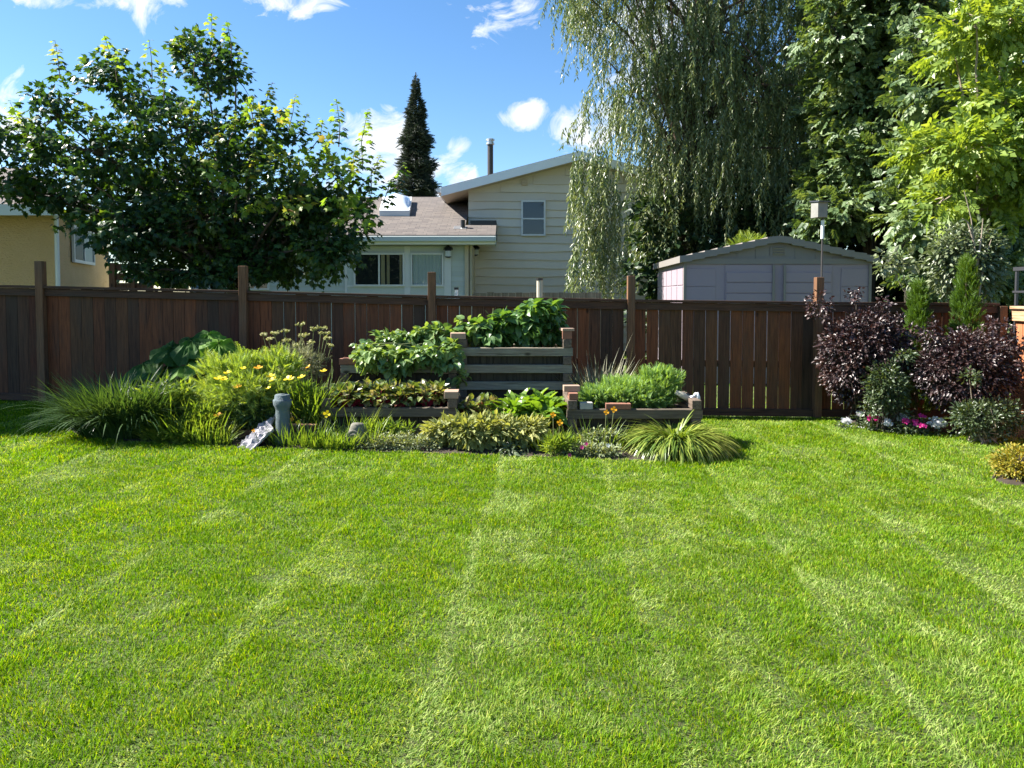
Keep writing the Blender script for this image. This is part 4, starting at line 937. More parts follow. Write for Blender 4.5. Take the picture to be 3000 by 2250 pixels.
broad('ash_tree', 'dense green tree with pinnate leaves rising behind the shed', [8.0, 16.6, 0], [(2440,60,90,130,36),(2530,30,120,130,50),(2470,200,90,110,42),(2590,160,120,130,50),(2450,340,80,110,40),(2540,330,110,110,46),(2660,60,120,120,44),(2480,470,90,100,48),(2400,560,70,70,24),(2580,470,90,110,40),(2460,610,100,70,40),(2680,250,90,120,34),(2460,-120,120,120,30),(2600,-130,150,120,30),(2650,620,60,60,10),(2400,670,80,40,20)], T_pinnate(3, .55), .27, L_['ash'], (15.7, 16.8), 11, .26, .35, .13, M['barkd'])
broad('boxelder_tree', 'bright yellow-green leafy tree at the upper right edge', [7.4, 11.8, 0], [(2860,440,140,70,34),(2930,330,90,110,36),(2720,440,80,40,12),(2960,200,60,100,24),(2800,540,90,60,18),(2760,590,40,30,6),(2990,480,70,120,30),(2790,130,50,60,8),(2880,640,80,50,12),(2860,80,70,60,10),(2960,60,60,70,18),(2940,560,60,60,14)], T_pinnate(3, .5), .26, L_['box'], (10.6, 12.2), 9, .24, .2, .1, M['barkp'], dep=.45)
broad('dark_tree', 'shaded dark green tree between the ash and the bright tree', [8.0, 15.0, 0], [(2780,250,130,180,60),(2720,480,110,140,50),(2880,150,130,160,50),(2900,560,130,130,50),(2760,700,120,110,40),(2960,380,100,160,40),(2900,760,120,90,30),(2700,0,120,110,30),(2900,-80,150,110,30),(2700,640,80,70,30),(2800,800,120,60,30),(2960,650,80,90,30),(2960,820,80,60,24)], T_pinnate(3, .55), .28, L_['ash'], (13.6, 15.2), 9, .28, .35, .14, M['barkd'])
ps = shrub('pale_leaved_shrub', 'tall shrub with pale silvery green leaves behind the fence at right', 2835, 640, 900, 130, 10.2, 260, 12, T_oval(.5, .2, .08), .095, L_['paleshrub'], .4, .14, .3, [(2600,760,30,5),(2640,790,60,14),(2900,720,60,14),(2760,700,50,14)], bark=M['barkp'])
# thin bare saplings in front of the dark trees
sp_ = thing('bare_sapling', 'thin forked pale sapling stems behind the fence left of the railing', 'tree', onground(2868, 9.9)); gb = Geo()
b = onground(2868, 9.9)
for pts in ([(2868,1000),(2868,860),(2860,760),(2845,640),(2825,560)], [(2862,780),(2875,700),(2880,640)], [(2868,860),(2885,760),(2905,700)], [(2856,720),(2835,650),(2820,640)]):
    P = [at(x_, y_, 9.9) for x_, y_ in pts]; 
    if pts[0][1] == 1000: P[0] = b
    gb.tube(P, np.linspace(.016, .005, len(P)), 6)
obj('trunk', gb, M['barkp'], sp_)
# back row of dark trees closing the view on the right
for i, (bx, by, r, h, lb) in enumerate([(6.9, 21.5, 1.6, 8, 'dark backdrop tree half hidden behind the willow'), (9.0, 20.5, 2.4, 9, 'dark backdrop tree behind the ash tree'), (11.5, 19.5, 2.8, 9, 'dark backdrop tree behind the dark tree at right'), (15.5, 18.5, 2.6, 9, 'dark backdrop tree beyond the right edge')]):
    base = np.array([bx, by, 0.]); t = tree_thing('background_tree', lb, base, 'dark trees closing the view at right'); gl, gb = Geo(), Geo(); limb(gb, [base, base + [0, 0, h*.7]], .2, .08, 8)
    for z in (np.arange(.8, h, 1.5)): crown(gl, gb, base + [0, 0, z + .3], (r * (1 - .04*z), r*.8, 1.1), 75, 16, T_oval(.7), .24, base + [0, 0, z], .4, .4, .6, .3, .01)
    obj('crown', gl, L_['back'], t); obj('trunk', gb, M['barkd'], t)
p = thing('tall_hedge', 'dark tall hedge closing the yard behind the shed and dark trees', 'hedge', (11, 17.6, 0)); gl, gb = Geo(), Geo()
for xx in np.arange(3.5, 22, 1.0): crown(gl, None, (xx, 17.6, 2.1), (.8, .5, 2.2), 80, 16, T_oval(.7), .2, None, .3, .3, .6, .4); gb.tube([(xx, 17.6, 0), (xx, 17.6, 2.4)], .05, 6)
obj('foliage', gl, L_['back'], p); obj('stems', gb, M['barkd'], p)
# small bright shrub behind the shed's left roof
leafy('yellow_green_bush', 'small bright yellow-green bush tip above the left roof of the shed', 'shrub', 2190, 690, 760, 48, 16.2, 22, 10, T_fern(5, .4), .24, L_['box'], .3, -.6, .16, up=.3)

# spruce
sb = np.array([xat(1222, 45), 45., -.1]); st = tree_thing('spruce_tree', 'tall narrow dark spruce standing behind the white house', sb); g, gb = Geo(), Geo()
topz = at(1222, 212, 45)[2]; gb.tube([sb, [sb[0], 45, topz]], [.25, .03], 8)
TN = T_fern(7, .42)
for k in range(2100):
    t = rng.random() ** .7; z = topz - .15 - (topz - 3) * t; R_ = (.02 + 1.7 * t ** .85) * (.72 + .3 * math.sin(z * 4.1 + .8*math.sin(z*1.3)) + .35 * rng.random() ** 2); a = rng.uniform(0, 6.28)
    n = 5; q = rng.uniform(.25, 1, n); P = np.stack([sb[0] + R_*q*math.cos(a), 45 + R_*q*math.sin(a), z - .25*q*R_ + rng.normal(size=n)*.05], 1)
    g.scat(TN, P, np.array([math.cos(a), math.sin(a), -.12]) + rnd(n, .35), np.array([0, 0, 1.]) + rnd(n, .35), rng.uniform(.35, .6, n) * min(1, .35 + 2.2 * t))
obj('crown', g, L_['spruce'], st); obj('trunk', gb, M['barkd'], st)

# ------------------------------------------------------------------ white house
HG, HW = 20.0, 18.5
house = thing('white_house', 'cream sided split-level house with gable end, skylight and low front wing', 'house', (xat(1500, HG), HG, 0))
def course(g, x0, x1, z0, z1, y, wave=0, proud=.04, flip=1):
    n = max(2, int((x1 - x0) / .22)); V = []; F = []; ph = rng.random() * 6; q = np.linspace(x0, x1, n)
    for x in q:
        w = wave * (math.sin(x * 2.1 + ph) + .5 * math.sin(x * 5.3 + ph * 2)); V += [(x, y, z1), (x, y - proud, z0 + w), (x, y, z0 + w)]
    for i in range(n-1):
        a = 3*i; F += [(a, a+1, a+4, a+3), (a+1, a+2, a+5, a+4)]
    g.faces(V, F)
pk = at(1698, 443, HG-.4); el = at(1293, 549, HG-.4)
slope = (pk[2] - el[2]) / (pk[0] - el[0]); gx0 = xat(1373, HG); gx1 = 2 * pk[0] - gx0
def roofz(x): return pk[2] - slope * abs(x - pk[0])
g = Geo(); z = .2
while z < pk[2] - .3:
    z1 = z + .225; half = (pk[2] - .26 - z1) / slope; a = max(gx0, pk[0] - half); b = min(gx1, pk[0] + half)
    if b > a + .2: course(g, a, b, z, z1, HG, .012)
    z = z1
obj('gable_wall', g, M['siding'], house)
g = Geo(); V = [(gx0, HG+.012, 0), (gx1, HG+.012, 0), (gx1, HG+.012, roofz(gx1)-.2), (pk[0], HG+.012, pk[2]-.18), (gx0, HG+.012, roofz(gx0)-.2)]
V += [(x, 27, z) for x, _, z in V]; g.faces(V, [(0,1,2,3,4), (5,9,8,7,6), (0,4,9,5), (1,6,7,2), (4,3,8,9), (3,2,7,8)]); obj('side_walls', g, M['siding'], house)
# upper roof
ox = pk[0] - el[0]
for s, nm in ((-1, 'upper_roof'), (1, 'upper_roof')):
    g = Geo(); e = np.array([pk[0] + s * ox, 0, el[2]])
    V = [(pk[0], HG-.45, pk[2]), (e[0], HG-.45, e[2]), (e[0], 27.3, e[2]), (pk[0], 27.3, pk[2])]; V += [(x, y, z - .05) for x, y, z in V]
    g.faces(V, [(0,1,2,3), (4,7,6,5), (0,4,5,1), (1,5,6,2), (2,6,7,3), (3,7,4,0)]); rf = obj(nm, g, M['shingle'], house)
    g = Geo(); V = [(pk[0], HG-.47, pk[2]-.01), (e[0], HG-.47, e[2]-.01), (e[0], HG-.47, e[2]-.235), (pk[0], HG-.47, pk[2]-.235)]; V += [(x, y+.03-.002, z) for x, y, z in V]
    g.faces(V, [(0,3,2,1), (4,5,6,7), (0,1,5,4), (3,7,6,2), (1,2,6,5), (0,4,7,3)]); obj('fascia', g, M['fascia'], rf)
    g = Geo(); V = [(pk[0], HG-.44, pk[2]-.22), (e[0], HG-.44, e[2]-.22), (e[0], 27.2, e[2]-.22), (pk[0], 27.2, pk[2]-.22)]; V += [(x, y, z + .03) for x, y, z in V]
    g.faces(V, [(0,3,2,1), (4,5,6,7), (0,1,5,4), (1,2,6,5), (2,3,7,6), (3,0,4,7)]); obj('soffit', g, M['soffit'], rf)
    g = Geo(); g.box(min(e[0], e[0]+s*.1), max(e[0], e[0]+s*.1), HG-.45, 27.2, e[2]-.14, e[2]-.02); obj('gutter', g, M['white'], rf)
def P2(px, py, Y): p = at(px, py, Y); return p[0], p[2]
def window(px0, px1, py0, py1, Y, panes, parent, curtain=None, fr=.045):
    """frame mesh with glass, sash and curtain as its pieces"""
    x0, zt = P2(px0, py0, Y); x1, zb = P2(px1, py1, Y)
    g = Geo(); y0, y1 = Y - .045, Y + .03
    g.box(x0, x0+fr, y0, y1, zb, zt); g.box(x1-fr, x1, y0, y1, zb, zt); g.box(x0+fr, x1-fr, y0, y1, zt-fr, zt); g.box(x0+fr, x1-fr, y0, y1, zb, zb+fr)
    for kind, f in panes:
        if kind == 'v': xm = x0 + (x1-x0)*f; g.box(xm-.02, xm+.02, y0+.005, y1, zb+fr, zt-fr)
        else: zm = zb + (zt-zb)*f; g.box(x0+fr, x1-fr, y0+.005, y1, zm-.018, zm+.018)
    w = obj('window', g, M['white'], parent)
    g = Geo(); g.faces([(x0+fr, Y-.02, zb+fr), (x1-fr, Y-.02, zb+fr), (x1-fr, Y-.02, zt-fr), (x0+fr, Y-.02, zt-fr)], [(0,1,2,3)]); obj('pane', g, M['glass'], w)
    g = Geo(); g.box(x0, x1, Y+.004, Y+.008, zb, zt) if False else g.faces([(x0, Y-.004, zb), (x1, Y-.004, zb), (x1, Y-.004, zt), (x0, Y-.004, zt)], [(0,1,2,3)]); obj('room', g, M['dark'], w)
    for (a, b, mk) in (curtain or []):
        g = Geo(); n = 40; q = np.linspace(x0+fr+(x1-x0-2*fr)*a, x0+fr+(x1-x0-2*fr)*b, n); V = []
        for i, x in enumerate(q): yy = Y - .010 + .004 * math.sin(i * 1.3); V += [(x, yy, zb+fr), (x, yy, zt-fr)]
        g.faces(V, [(2*i, 2*i+2, 2*i+3, 2*i+1) for i in range(n-1)]); obj('curtain', g, M[mk], w)
    return w
window(1527, 1598, 587, 691, HG-.045, [('h', .48)], house, [(0, 1, 'shade')] if False else None)
x, z = P2(1537, 534, HG-.05); g = Geo(); g.box(x-.08, x+.08, HG-.09, HG-.02, z-.07, z+.07)
for k in range(3): g.obox((x, HG-.085, z-.045+k*.045), (.07, .008, .014), rx=.5)
obj('attic_vent', g, M['soffit'], house)
# flue
x0, zc_ = P2(1428, 425, 20.6); x1, _ = P2(1445, 425, 20.6); xc = (x0+x1)/2; zr = roofz(xc) - .1
ch = Geo(); ch.tube([(xc, 20.6, zr), (xc, 20.6, zc_)], (x1-x0)/2, 14); ch = obj('chimney', ch, M['brownm'], house, smooth=False)
g = Geo(); g.lathe((xc, 20.6, zc_), [(.07, 0), (.115, .01), (.115, .06), (.09, .07), (.09, .11), (.12, .12), (.12, .16), (.06, .18)], 16); obj('cap', g, M['steel'], ch)
# wing: walls
wx0, wx1 = xat(560, HW), xat(1362, HW); zev = at(1200, 716, HW-.4)[2]
for xa_, xb_ in ((xat(1322, HW), wx1), (wx0, xat(1015, HW))):
    g = Geo(); z = .1
    while z < zev - .05: course(g, xa_, xb_, z, z+.125, HW, 0, .015); z += .125
    obj('wing_siding', g, M['sidingw'], house)
g = Geo(); g.box(wx0, wx1, HW+.01, 22, 0, zev+.1); obj('wing_wall', g, M['sidingw'], house)
g = Geo(); g.box(xat(1015, HW), xat(1320, HW), HW-.022, HW+.008, .3, zev-.02)
obj('wing_panel', g, M['whitev'], house)
g = Geo(); g.box(xat(1015,HW)-.03, xat(1015,HW)+.03, HW-.035, HW-.023, .3, zev-.02); g.box(xat(1186,HW), xat(1203,HW), HW-.034, HW-.023, .3, zev-.02)
g.box(xat(1012,HW), xat(1320,HW), HW-.04, HW-.036, at(1100,838,HW)[2]-.02, at(1100,838,HW)[2]+.02); g.box(xat(1302,HW), xat(1322,HW), HW-.035, HW-.023, .3, zev-.02); obj('panel_trim', g, M['white'], house)
window(1036, 1186, 741, 839, HW-.03, [('v', .5)], house, [(.54, .62, 'beige'), (.66, .72, 'beige'), (.93, .98, 'beige')])
window(1203, 1300, 741, 839, HW-.03, [], house, [(0.02, .98, 'curtain')])
window(705, 790, 780, 850, HW-.03, [('v', .5)], house)
g = Geo(); g.box(wx1+.002, wx1+.10, HW-.06, HW+.1, 0, zev); g.box(wx1+.13, wx1+.19, HW+.0, HW+.06, 0, zev); obj('corner_trim', g, M['soffit'], house)
g = Geo(); g.tube([(wx1+.16, HW-.03, 0), (wx1+.16, HW-.03, zev)], .035, 8); obj('downspout', g, M['flue'], house)
g = Geo(); g.box(wx1+.101, gx1*.0 + xat(1392, HG), HW+.1, HG-.03, 0, zev) ; obj('corner_wall', g, M['siding'], house)
# wing roof
rdg = at(1200, 577, 22.3); rx0, rx1 = xat(500, HW), xat(1452, HW-.4); ye = HW - .45; ze = at(1200, 688, ye)[2]
# left part runs to the ridge, right of the gable corner only the low front strip
def quadslab(g, A, B, C_, D, th): 
    V = [A, B, C_, D]; V = V + [(x, y, z-th) for x, y, z in V]; g.faces(V, [(0,1,2,3), (4,7,6,5), (0,4,5,1), (1,5,6,2), (2,6,7,3), (3,7,4,0)])
xr = gx0 - .02; t = (HG - .05 - ye) / (22.3 - ye); zt_ = ze + (rdg[2]-ze)*t
g = Geo(); quadslab(g, (rx0, ye, ze), (xr, ye, ze), (xr, 22.3, rdg[2]), (rx0, 22.3, rdg[2]), .06); rfw = obj('wing_roof', g, M['shingle'], house)
g = Geo(); quadslab(g, (rx0, 22.3, rdg[2]), (xr, 22.3, rdg[2]), (xr, 26.3, ze), (rx0, 26.3, ze), .06); obj('back_slope', g, M['shingle'], rfw)
g = Geo(); zs = ze + (rdg[2]-ze)*.22; quadslab(g, (xr+.001, ye, ze), (rx1, ye, ze), (rx1, ye+.22*(22.3-ye), zs), (xr+.001, ye+.22*(22.3-ye), zs), .06); obj('front_strip', g, M['shingle'], rfw)
g = Geo(); y2 = ye+.22*(22.3-ye); g.box(xat(1378, y2), rx1, y2+.002, HG-.03, ze, zs+.12); obj('flashing', g, M['blackm'], rfw)
g = Geo(); g.box(rx0, rx1+.02, ye-.12, ye-.002, ze-.17, ze-.035); obj('gutter', g, M['whitev'], rfw, bevel=.02)
g = Geo(); g.box(rx0, rx1, ye+.0, ye+.02, ze-.23, ze-.065); obj('fascia', g, M['fascia'], rfw)
g = Geo(); g.box(rx0, rx1, ye+.021, HW-.05, ze-.225, ze-.20); obj('soffit', g, M['whitev'], rfw)
# end piece closing the eave on the right
g = Geo(); g.faces([(rx1, ye+.02, ze-.225), (rx1, y2, ze-.225), (rx1, y2, zs-.06), (rx1, ye+.02, ze-.07), (rx1-.02, ye+.02, ze-.225), (rx1-.02, y2, ze-.225), (rx1-.02, y2, zs-.06), (rx1-.02, ye+.02, ze-.07)], [(0,1,2,3), (4,7,6,5), (0,4,5,1), (1,5,6,2), (3,2,6,7), (0,3,7,4)]); obj('eave_end', g, M['whitev'], rfw)
def onroof(px, py):
    lo, hi = ye, 22.3
    for _ in range(40):
        m = (lo+hi)/2; zr_ = ze + (rdg[2]-ze)*(m-ye)/(22.3-ye)
        if at(px, py, m)[2] < zr_: lo = m
        else: hi = m
        # ray height above roof decreases with distance below the ridge
    return at(px, py, lo)
# the ray meets the slope where its height equals the roof's
def onroof(px, py):
    best = None
    for Y_ in np.linspace(ye, 22.3, 800):
        zr_ = ze + (rdg[2]-ze)*(Y_-ye)/(22.3-ye); p = at(px, py, Y_)
        if best is None or abs(p[2]-zr_) < best[0]: best = (abs(p[2]-zr_), p)
    return best[1]
a, b, c_, d_ = onroof(1112, 633), onroof(1200, 633), onroof(1207, 592), onroof(1122, 592)
sk = Geo(); up_ = np.array([0, -.3, .13]) * .5
V = [a, b, c_, d_]; Vt = [p + [0, -.02, .15] for p in V]; ctr = sum(Vt)/4
sk.faces([*V, *Vt], [(0,1,5,4), (1,2,6,5), (2,3,7,6), (3,0,4,7), (4,5,6,7)]); sk = obj('skylight', sk, M['white'], rfw) if False else obj('skylight', sk, M['white'], house)
V = []; F = []; nn_ = 9
for i in range(nn_):
    for j in range(nn_):
        u, v = i/(nn_-1)*.9+.05, j/(nn_-1)*.9+.05; p = Vt[0]*(1-u)*(1-v) + Vt[1]*u*(1-v) + Vt[2]*u*v + Vt[3]*(1-u)*v
        uu, vv = i/(nn_-1), j/(nn_-1); V.append(p + np.array([0, -.06, .26]) * (min(uu, 1-uu)*min(vv, 1-vv)*4) ** .45 + [0, 0, .004])
g = Geo(); g.faces(V, [(i*nn_+j, (i+1)*nn_+j, (i+1)*nn_+j+1, i*nn_+j+1) for i in range(nn_-1) for j in range(nn_-1)]); 
M['dome'] = plain('skylight_dome', (.75,.80,.85), .12, .03, 2); obj('dome', g, M['dome'], sk, smooth=True)
p = onroof(1356, 668); g = Geo(); g.tube([p - [0, 0, .1], p + [0, 0, .20]], .055, 12); obj('vent_pipe', g, M['blackm'], house)
p = onroof(1348, 668); g = Geo(); g.obox(p + [0, 0, .012], (.16, .12, .006), rx=.4); obj('pipe_flashing', g, M['steel'], house)
for (px, py, Y_, s) in ((1314, 740, HW-.05, 1.35), (1394, 736, HG-.1, 1.3)):
    c = at(px, py, Y_); lm = Geo(); lm.lathe(c + [0, -.1, -.10*s], [(.03, 0), (.06*s, .02), (.06*s, .14*s), (.09*s, .15*s), (.075*s, .19*s), (.02, .23*s)], 8); lm.box(c[0]-.02, c[0]+.02, Y_-.09, Y_+.06, c[2]+.08, c[2]+.11)
    lm = obj('wall_lamp', lm, M['blackm'], house); g = Geo(); g.lathe(c + [0, -.1, -.075*s], [(.062*s, 0), (.062*s, .1*s)], 8); obj('lamp_glass', g, M['curtain'], lm)

# ------------------------------------------------------------------ stucco house at left
SY = 14.0; lx = xat(172, SY); sh_ = thing('stucco_house', 'yellow stucco house with white trimmed window at the left edge', 'house', (lx, SY, 0.2))
ez = at(60, 608, SY)[2]; bx, by = lx - .31*4.2, SY + 4.2
g = Geo(); V = [(lx-6, SY, 0), (lx, SY, 0), (bx, by, 0), (lx-7, by, 0)]; V = V + [(x, y, ez) for x, y, _ in V]
g.faces(V, [(0,1,5,4), (1,2,6,5), (2,3,7,6), (3,0,4,7), (4,5,6,7)]); obj('wall', g, M['stucco'], sh_)
g = Geo(); g.box(lx-.03, lx+.03, SY-.03, SY+.03, 0, ez); obj('corner_trim', g, M['white'], sh_)
g = Geo(); g.tube([(lx+.04, SY-.06, 0), (lx+.04, SY-.06, ez)], .03, 8); obj('downspout', g, M['fascia'], sh_)
g = Geo(); quadslab(g, (lx-6.5, SY-.5, ez), (lx+.45, SY-.5, ez), (lx-2.2, SY+2.4, ez+1.15), (lx-6.5, SY+2.4, ez+1.15), .07); rf = obj('roof', g, M['shingle'], sh_)
g = Geo(); g.faces([(lx+.45, SY-.5, ez), (bx+.45, by+.5, ez), (lx-2.2, SY+2.4, ez+1.15)], [(0,1,2)]); obj('side_slope', g, M['shingle'], rf)
g = Geo(); g.box(lx-6.5, lx+.45, SY-.53, SY-.501, ez-.2, ez-.0); obj('fascia', g, M['fascia'], rf)
def sidept(px, py):  # a point on the wall that runs back from the corner
    k = (px-1500)/FPX; Y_ = (lx + .31*SY) / (k + .31); return at(px, py, Y_)
def sidewin(px0, px1, pyb, h):
    a = sidept(px0, pyb); b = sidept(px1, pyb); b[2] = a[2]; nrm_ = unit(np.array([1, .31, 0.])); u = unit(b - a); L = np.linalg.norm(b - a)
    def bar(s0, s1, z0, z1, out, g):
        V = []
        for z in (z0, z1):
            for o_ in (0, out):
                for s in (s0, s1): V.append(a + u*s + nrm_*o_ + [0, 0, z])
        g.faces(V, [(0,2,3,1), (4,5,7,6), (0,1,5,4), (2,6,7,3), (0,4,6,2), (1,3,7,5)])
    g = Geo(); f = .06
    bar(0, f, 0, h, .05, g); bar(L-f, L, 0, h, .05, g); bar(f, L-f, 0, f, .05, g); bar(f, L-f, h-f, h, .05, g); bar(L*.5-.02, L*.5+.02, f, h-f, .045, g)
    w = obj('window', g, M['white'], sh_); g = Geo(); bar(f, L-f, f, h-f, .012, g); obj('room', g, M['dark'], w)
    g = Geo(); bar(L*.5+.03, L-f-.02, f, h-f, .016, g); obj('curtain', g, M['curtain'], w)
    g = Geo(); V = [a + u*f + nrm_*.03 + [0,0,f], a + u*(L-f) + nrm_*.03 + [0,0,f], a + u*(L-f) + nrm_*.03 + [0,0,h-f], a + u*f + nrm_*.03 + [0,0,h-f]]; g.faces(V, [(0,1,2,3)]); obj('pane', g, M['glass'], w)
sidewin(211, 272, 768, .75)

# things beyond the fence
bs = thing('brown_shelter', 'brown wooden lattice screen with posts between the two houses', 'screen', onground(385, 13.2))
for px in (334, 392, 440):
    x = xat(px, 13.2); g = Geo(); g.box(x-.05, x+.05, 13.15, 13.25, gz(x), at(px, 770, 13.2)[2]); obj('post', g, M['brownwood'], bs)
g = Geo()
for k in range(12):
    z = .4 + k * .17; g.box(xat(334, 13.2)+.05, xat(440, 13.2)-.05, 13.19, 13.21, z, z+.13)
obj('slats', g, M['brownwood'], bs)
bb = thing('toy_backboard', 'blue rounded toy basketball backboard on a pole seen under the maple', 'backboard', onground(588, 12.4))
c = at(582, 818, 12.4); g = Geo(); n = 28; w, h = m_px(26, 12.4), m_px(26, 12.4)
def sq(a, p=.5): return math.copysign(abs(a)**p, a)
for rr, y0, y1 in ((1.0, 12.40, 12.43),):
    V = [(c[0]+w*rr*sq(math.cos(t)), y, c[2]+h*rr*sq(math.sin(t))) for y in (y0, y1) for t in np.arange(n)*2*math.pi/n]
    g.faces(V, [tuple(range(n)), tuple(range(2*n-1, n-1, -1))] + [(i, i+n, (i+1) % n+n, (i+1) % n) for i in range(n)])
obj('rim', g, M['blue'], bb)
g = Geo(); V = [(c[0]+w*.84*sq(math.cos(t)), 12.396, c[2]+h*.84*sq(math.sin(t))) for t in np.arange(n)*2*math.pi/n]; g.faces(V, [tuple(range(n))]); obj('board_face', g, M['lblue'], bb)
g = Geo(); g.tube([(c[0]+.01, 12.45, .1), (c[0]+.01, 12.45, c[2]-.1)], .025, 8); obj('pole', g, M['blue'], bb)
pf = thing('weathered_fence', 'low pale weathered plank fence between the back fence and the cream house', 'fence', (xat(1550, 14), 14, 0)); g = Geo(); x = xat(1385, 14); x1_ = xat(1760, 14); zt_ = at(1500, 857, 14)[2]
while x < x1_: g.box(x, x+.13, 14, 14.02, 0, zt_ + rng.normal()*.006); x += .135
obj('planks', g, M['oldwood'], pf)
g = Geo(); g.box(xat(1385, 14), x1_, 14.021, 14.06, zt_-.25, zt_-.16); obj('rail', g, M['oldwood'], pf)
c = at(1581, 815, 13.6); p = thing('fence_bollard', 'pale round post with a dark cap standing above the weathered fence', 'post', (c[0], 13.6, 0)); g = Geo(); g.tube([(c[0], 13.6, 0), (c[0], 13.6, c[2]-.04)], .055, 12); obj('shaft', g, M['flue'], p)
g = Geo(); g.tube([(c[0], 13.6, c[2]-.04), (c[0], 13.6, c[2])], .062, 12); obj('cap', g, M['blackm'], p)
c = at(1337, 842, 9.6); p = thing('solar_lamp', 'small black and silver garden lamp showing above the fence left of centre', 'lamp', (c[0], 9.6, 0)); g = Geo(); g.tube([(c[0], 9.6, 0), (c[0], 9.6, c[2]-.03)], .022, 10); obj('shaft', g, M['steel'], p)
g = Geo(); g.tube([(c[0], 9.6, c[2]-.03), (c[0], 9.6, c[2])], .03, 12); obj('cap', g, M['blackm'], p)

# ------------------------------------------------------------------ shed
shY = 12.5; s0 = at(2005, 800, shY); s1 = at(2549, 800, shY); shd = thing('garden_shed', 'pale mauve plastic garden shed with low gabled roof behind the fence', 'shed', ((s0[0]+s1[0])/2, shY, 0))
x0, x1 = s0[0], s1[0]; zw = at(2280, 765, shY)[2]; zp = at(2280, 692, shY)[2]; D = 3.0; dx = .16
def shp(x, y, z): return (x + (y - shY) * dx / D * 1.0, y, z)
def sbox(g, xa, xb, ya, yb, za, zb):
    V = [shp(x, y, z) for z in (za, zb) for y in (ya, yb) for x in (xa, xb)]; g.faces(V, [(0,2,3,1), (4,5,7,6), (0,1,5,4), (2,6,7,3), (0,4,6,2), (1,3,7,5)])
g = Geo(); sbox(g, x0, x1, shY, shY+D, 0, zw); obj('wall', g, M['shed'], shd)
g = Geo(); xm = (x0+x1)/2; zpk = zp - .10
V = [shp(x, y, z) for y in (shY, shY+D) for x, z in ((x0, zw), (x1, zw), (x1, zw+.05), (xm, zpk), (x0, zw+.05))]; g.faces(V, [(0,1,2,3,4), (9,8,7,6,5), (2,7,8,3), (3,8,9,4)]); obj('gable', g, M['shedroof'], shd)
g = Geo(); k = 8
for s in (-1, 1):
    for i in range(k):
        t0, t1 = i/k, (i+1)/k; xa, xb = xm + s*(x1+.1-xm)*t0, xm + s*(x1+.1-xm)*t1
        za, zb = zp - (zp-zw-.06)*t0, zp - (zp-zw-.06)*t1
        A = [(xa, za+.002*i), (xb, zb+.028)]
        V = [shp(x, y, z) for y in (shY-.12, shY+D+.12) for x, z in ((xa, za), (xb, zb+.022), (xb, zb-.09), (xa, za-.11))]
        g.faces(V, [(0,1,2,3), (7,6,5,4), (0,4,5,1), (1,5,6,2), (2,6,7,3), (3,7,4,0)])
obj('roof', g, M['shedroof'], shd)
g = Geo(); sbox(g, x0-.01, x1+.01, shY-.03, shY-.002, zw-.05, zw+.04); obj('header', g, M['shedroof'], shd)
for k, (a, b) in enumerate(((2122, 2268), (2290, 2436))):
    g = Geo(); xa, xb = xat(a, shY), xat(b, shY); z = .1; sbox(g, xa, xb, shY-.012, shY-.002, .08, zw-.06)
    while z < zw - .2:
        sbox(g, xa+.02, xb-.02, shY-.03, shY-.013, z, z+.165); z += .18
    dr = obj('door', g, M['shed'], shd, bevel=.006)
    g = Geo(); xx = xb-.05 if k == 0 else xa+.01; sbox(g, xx, xx+.04, shY-.05, shY-.032, .1, zw-.07); obj('stile', g, M['shedroof'], dr)
for (a, b) in ((2008, 2095), (2462, 2545)):
    g = Geo(); xa, xb = xat(a, shY), xat(b, shY); z = .1
    while z < zw - .25: sbox(g, xa, xb, shY-.012, shY-.002, z, z+.30); z += .31
    obj('panel', g, M['shed'], shd, bevel=.004)
for s in (0, 1):
    g = Geo(); xx = x0-.015 if s == 0 else x1-.03; sbox(g, xx, xx+.045, shY-.035, shY+.03, 0, zw-.055); obj('corner_post', g, M['shedroof'], shd)
g = Geo(); y = shY + .1
while y < shY + D - .2:
    z = .1
    while z < zw - .1: sbox(g, x0-.012, x0-.001, y, y+.55, z, min(z+.3, zw-.02)); z += .315
    y += .6
obj('side_panel', g, M['shed'], shd, bevel=.006)
g = Geo(); vx, vz = P2(2280, 735, shY)
sbox(g, vx-.14, vx+.14, shY-.016, shY-.002, vz-.08, vz+.07); 
for k in range(3): g.obox((vx, shY-.024, vz-.05+k*.045), (.10, .008, .014), rx=.5)
obj('vent', g, M['shedroof'], shd)
for px in (2100, 2160, 2215, 2330, 2390, 2440):
    x, z = P2(px, 748, shY); zt2 = min(zp - .13 - (zp-zw-.05)*abs(x-xm)/(x1-xm), zp) ; g = Geo(); sbox(g, x-.008, x+.008, shY-.010, shY-.002, zw+.042, max(zw+.05, zt2)); obj('batten', g, M['shedroof'], shd)

# birdhouse on a pole
bY = 9.22; c = at(2400, 616, bY); bh = thing('birdhouse', 'small weathered grey birdhouse on a tall thin metal pole behind the fence', 'birdhouse', (c[0], bY, 0))
w, h = m_px(32, bY)/2, m_px(44, bY)/2
g = Geo(); g.obox((c[0], bY, c[2]), (w, .07, h), rz=.25)
box_ = obj('box', g, M['oldgrey'] if 'oldgrey' in M else M['oldwood'], bh, bevel=.003)
g = Geo(); g.obox((c[0], bY-.01, c[2]+h+.012), (w+.012, .09, .008), rz=.25, rx=.08); obj('roof', g, M['railm'], box_)
g = Geo(); g.tube([(c[0]+.045, bY, 0), (c[0]+.045, bY, c[2]-h)], .0115, 10); obj('pole', g, M['brownm'], bh)
g = Geo(); g.tube([(c[0]+.045, bY, c[2]-h-.26), (c[0]+.045, bY, c[2]-h-.03)], .021, 10); obj('sleeve', g, M['white'], bh)

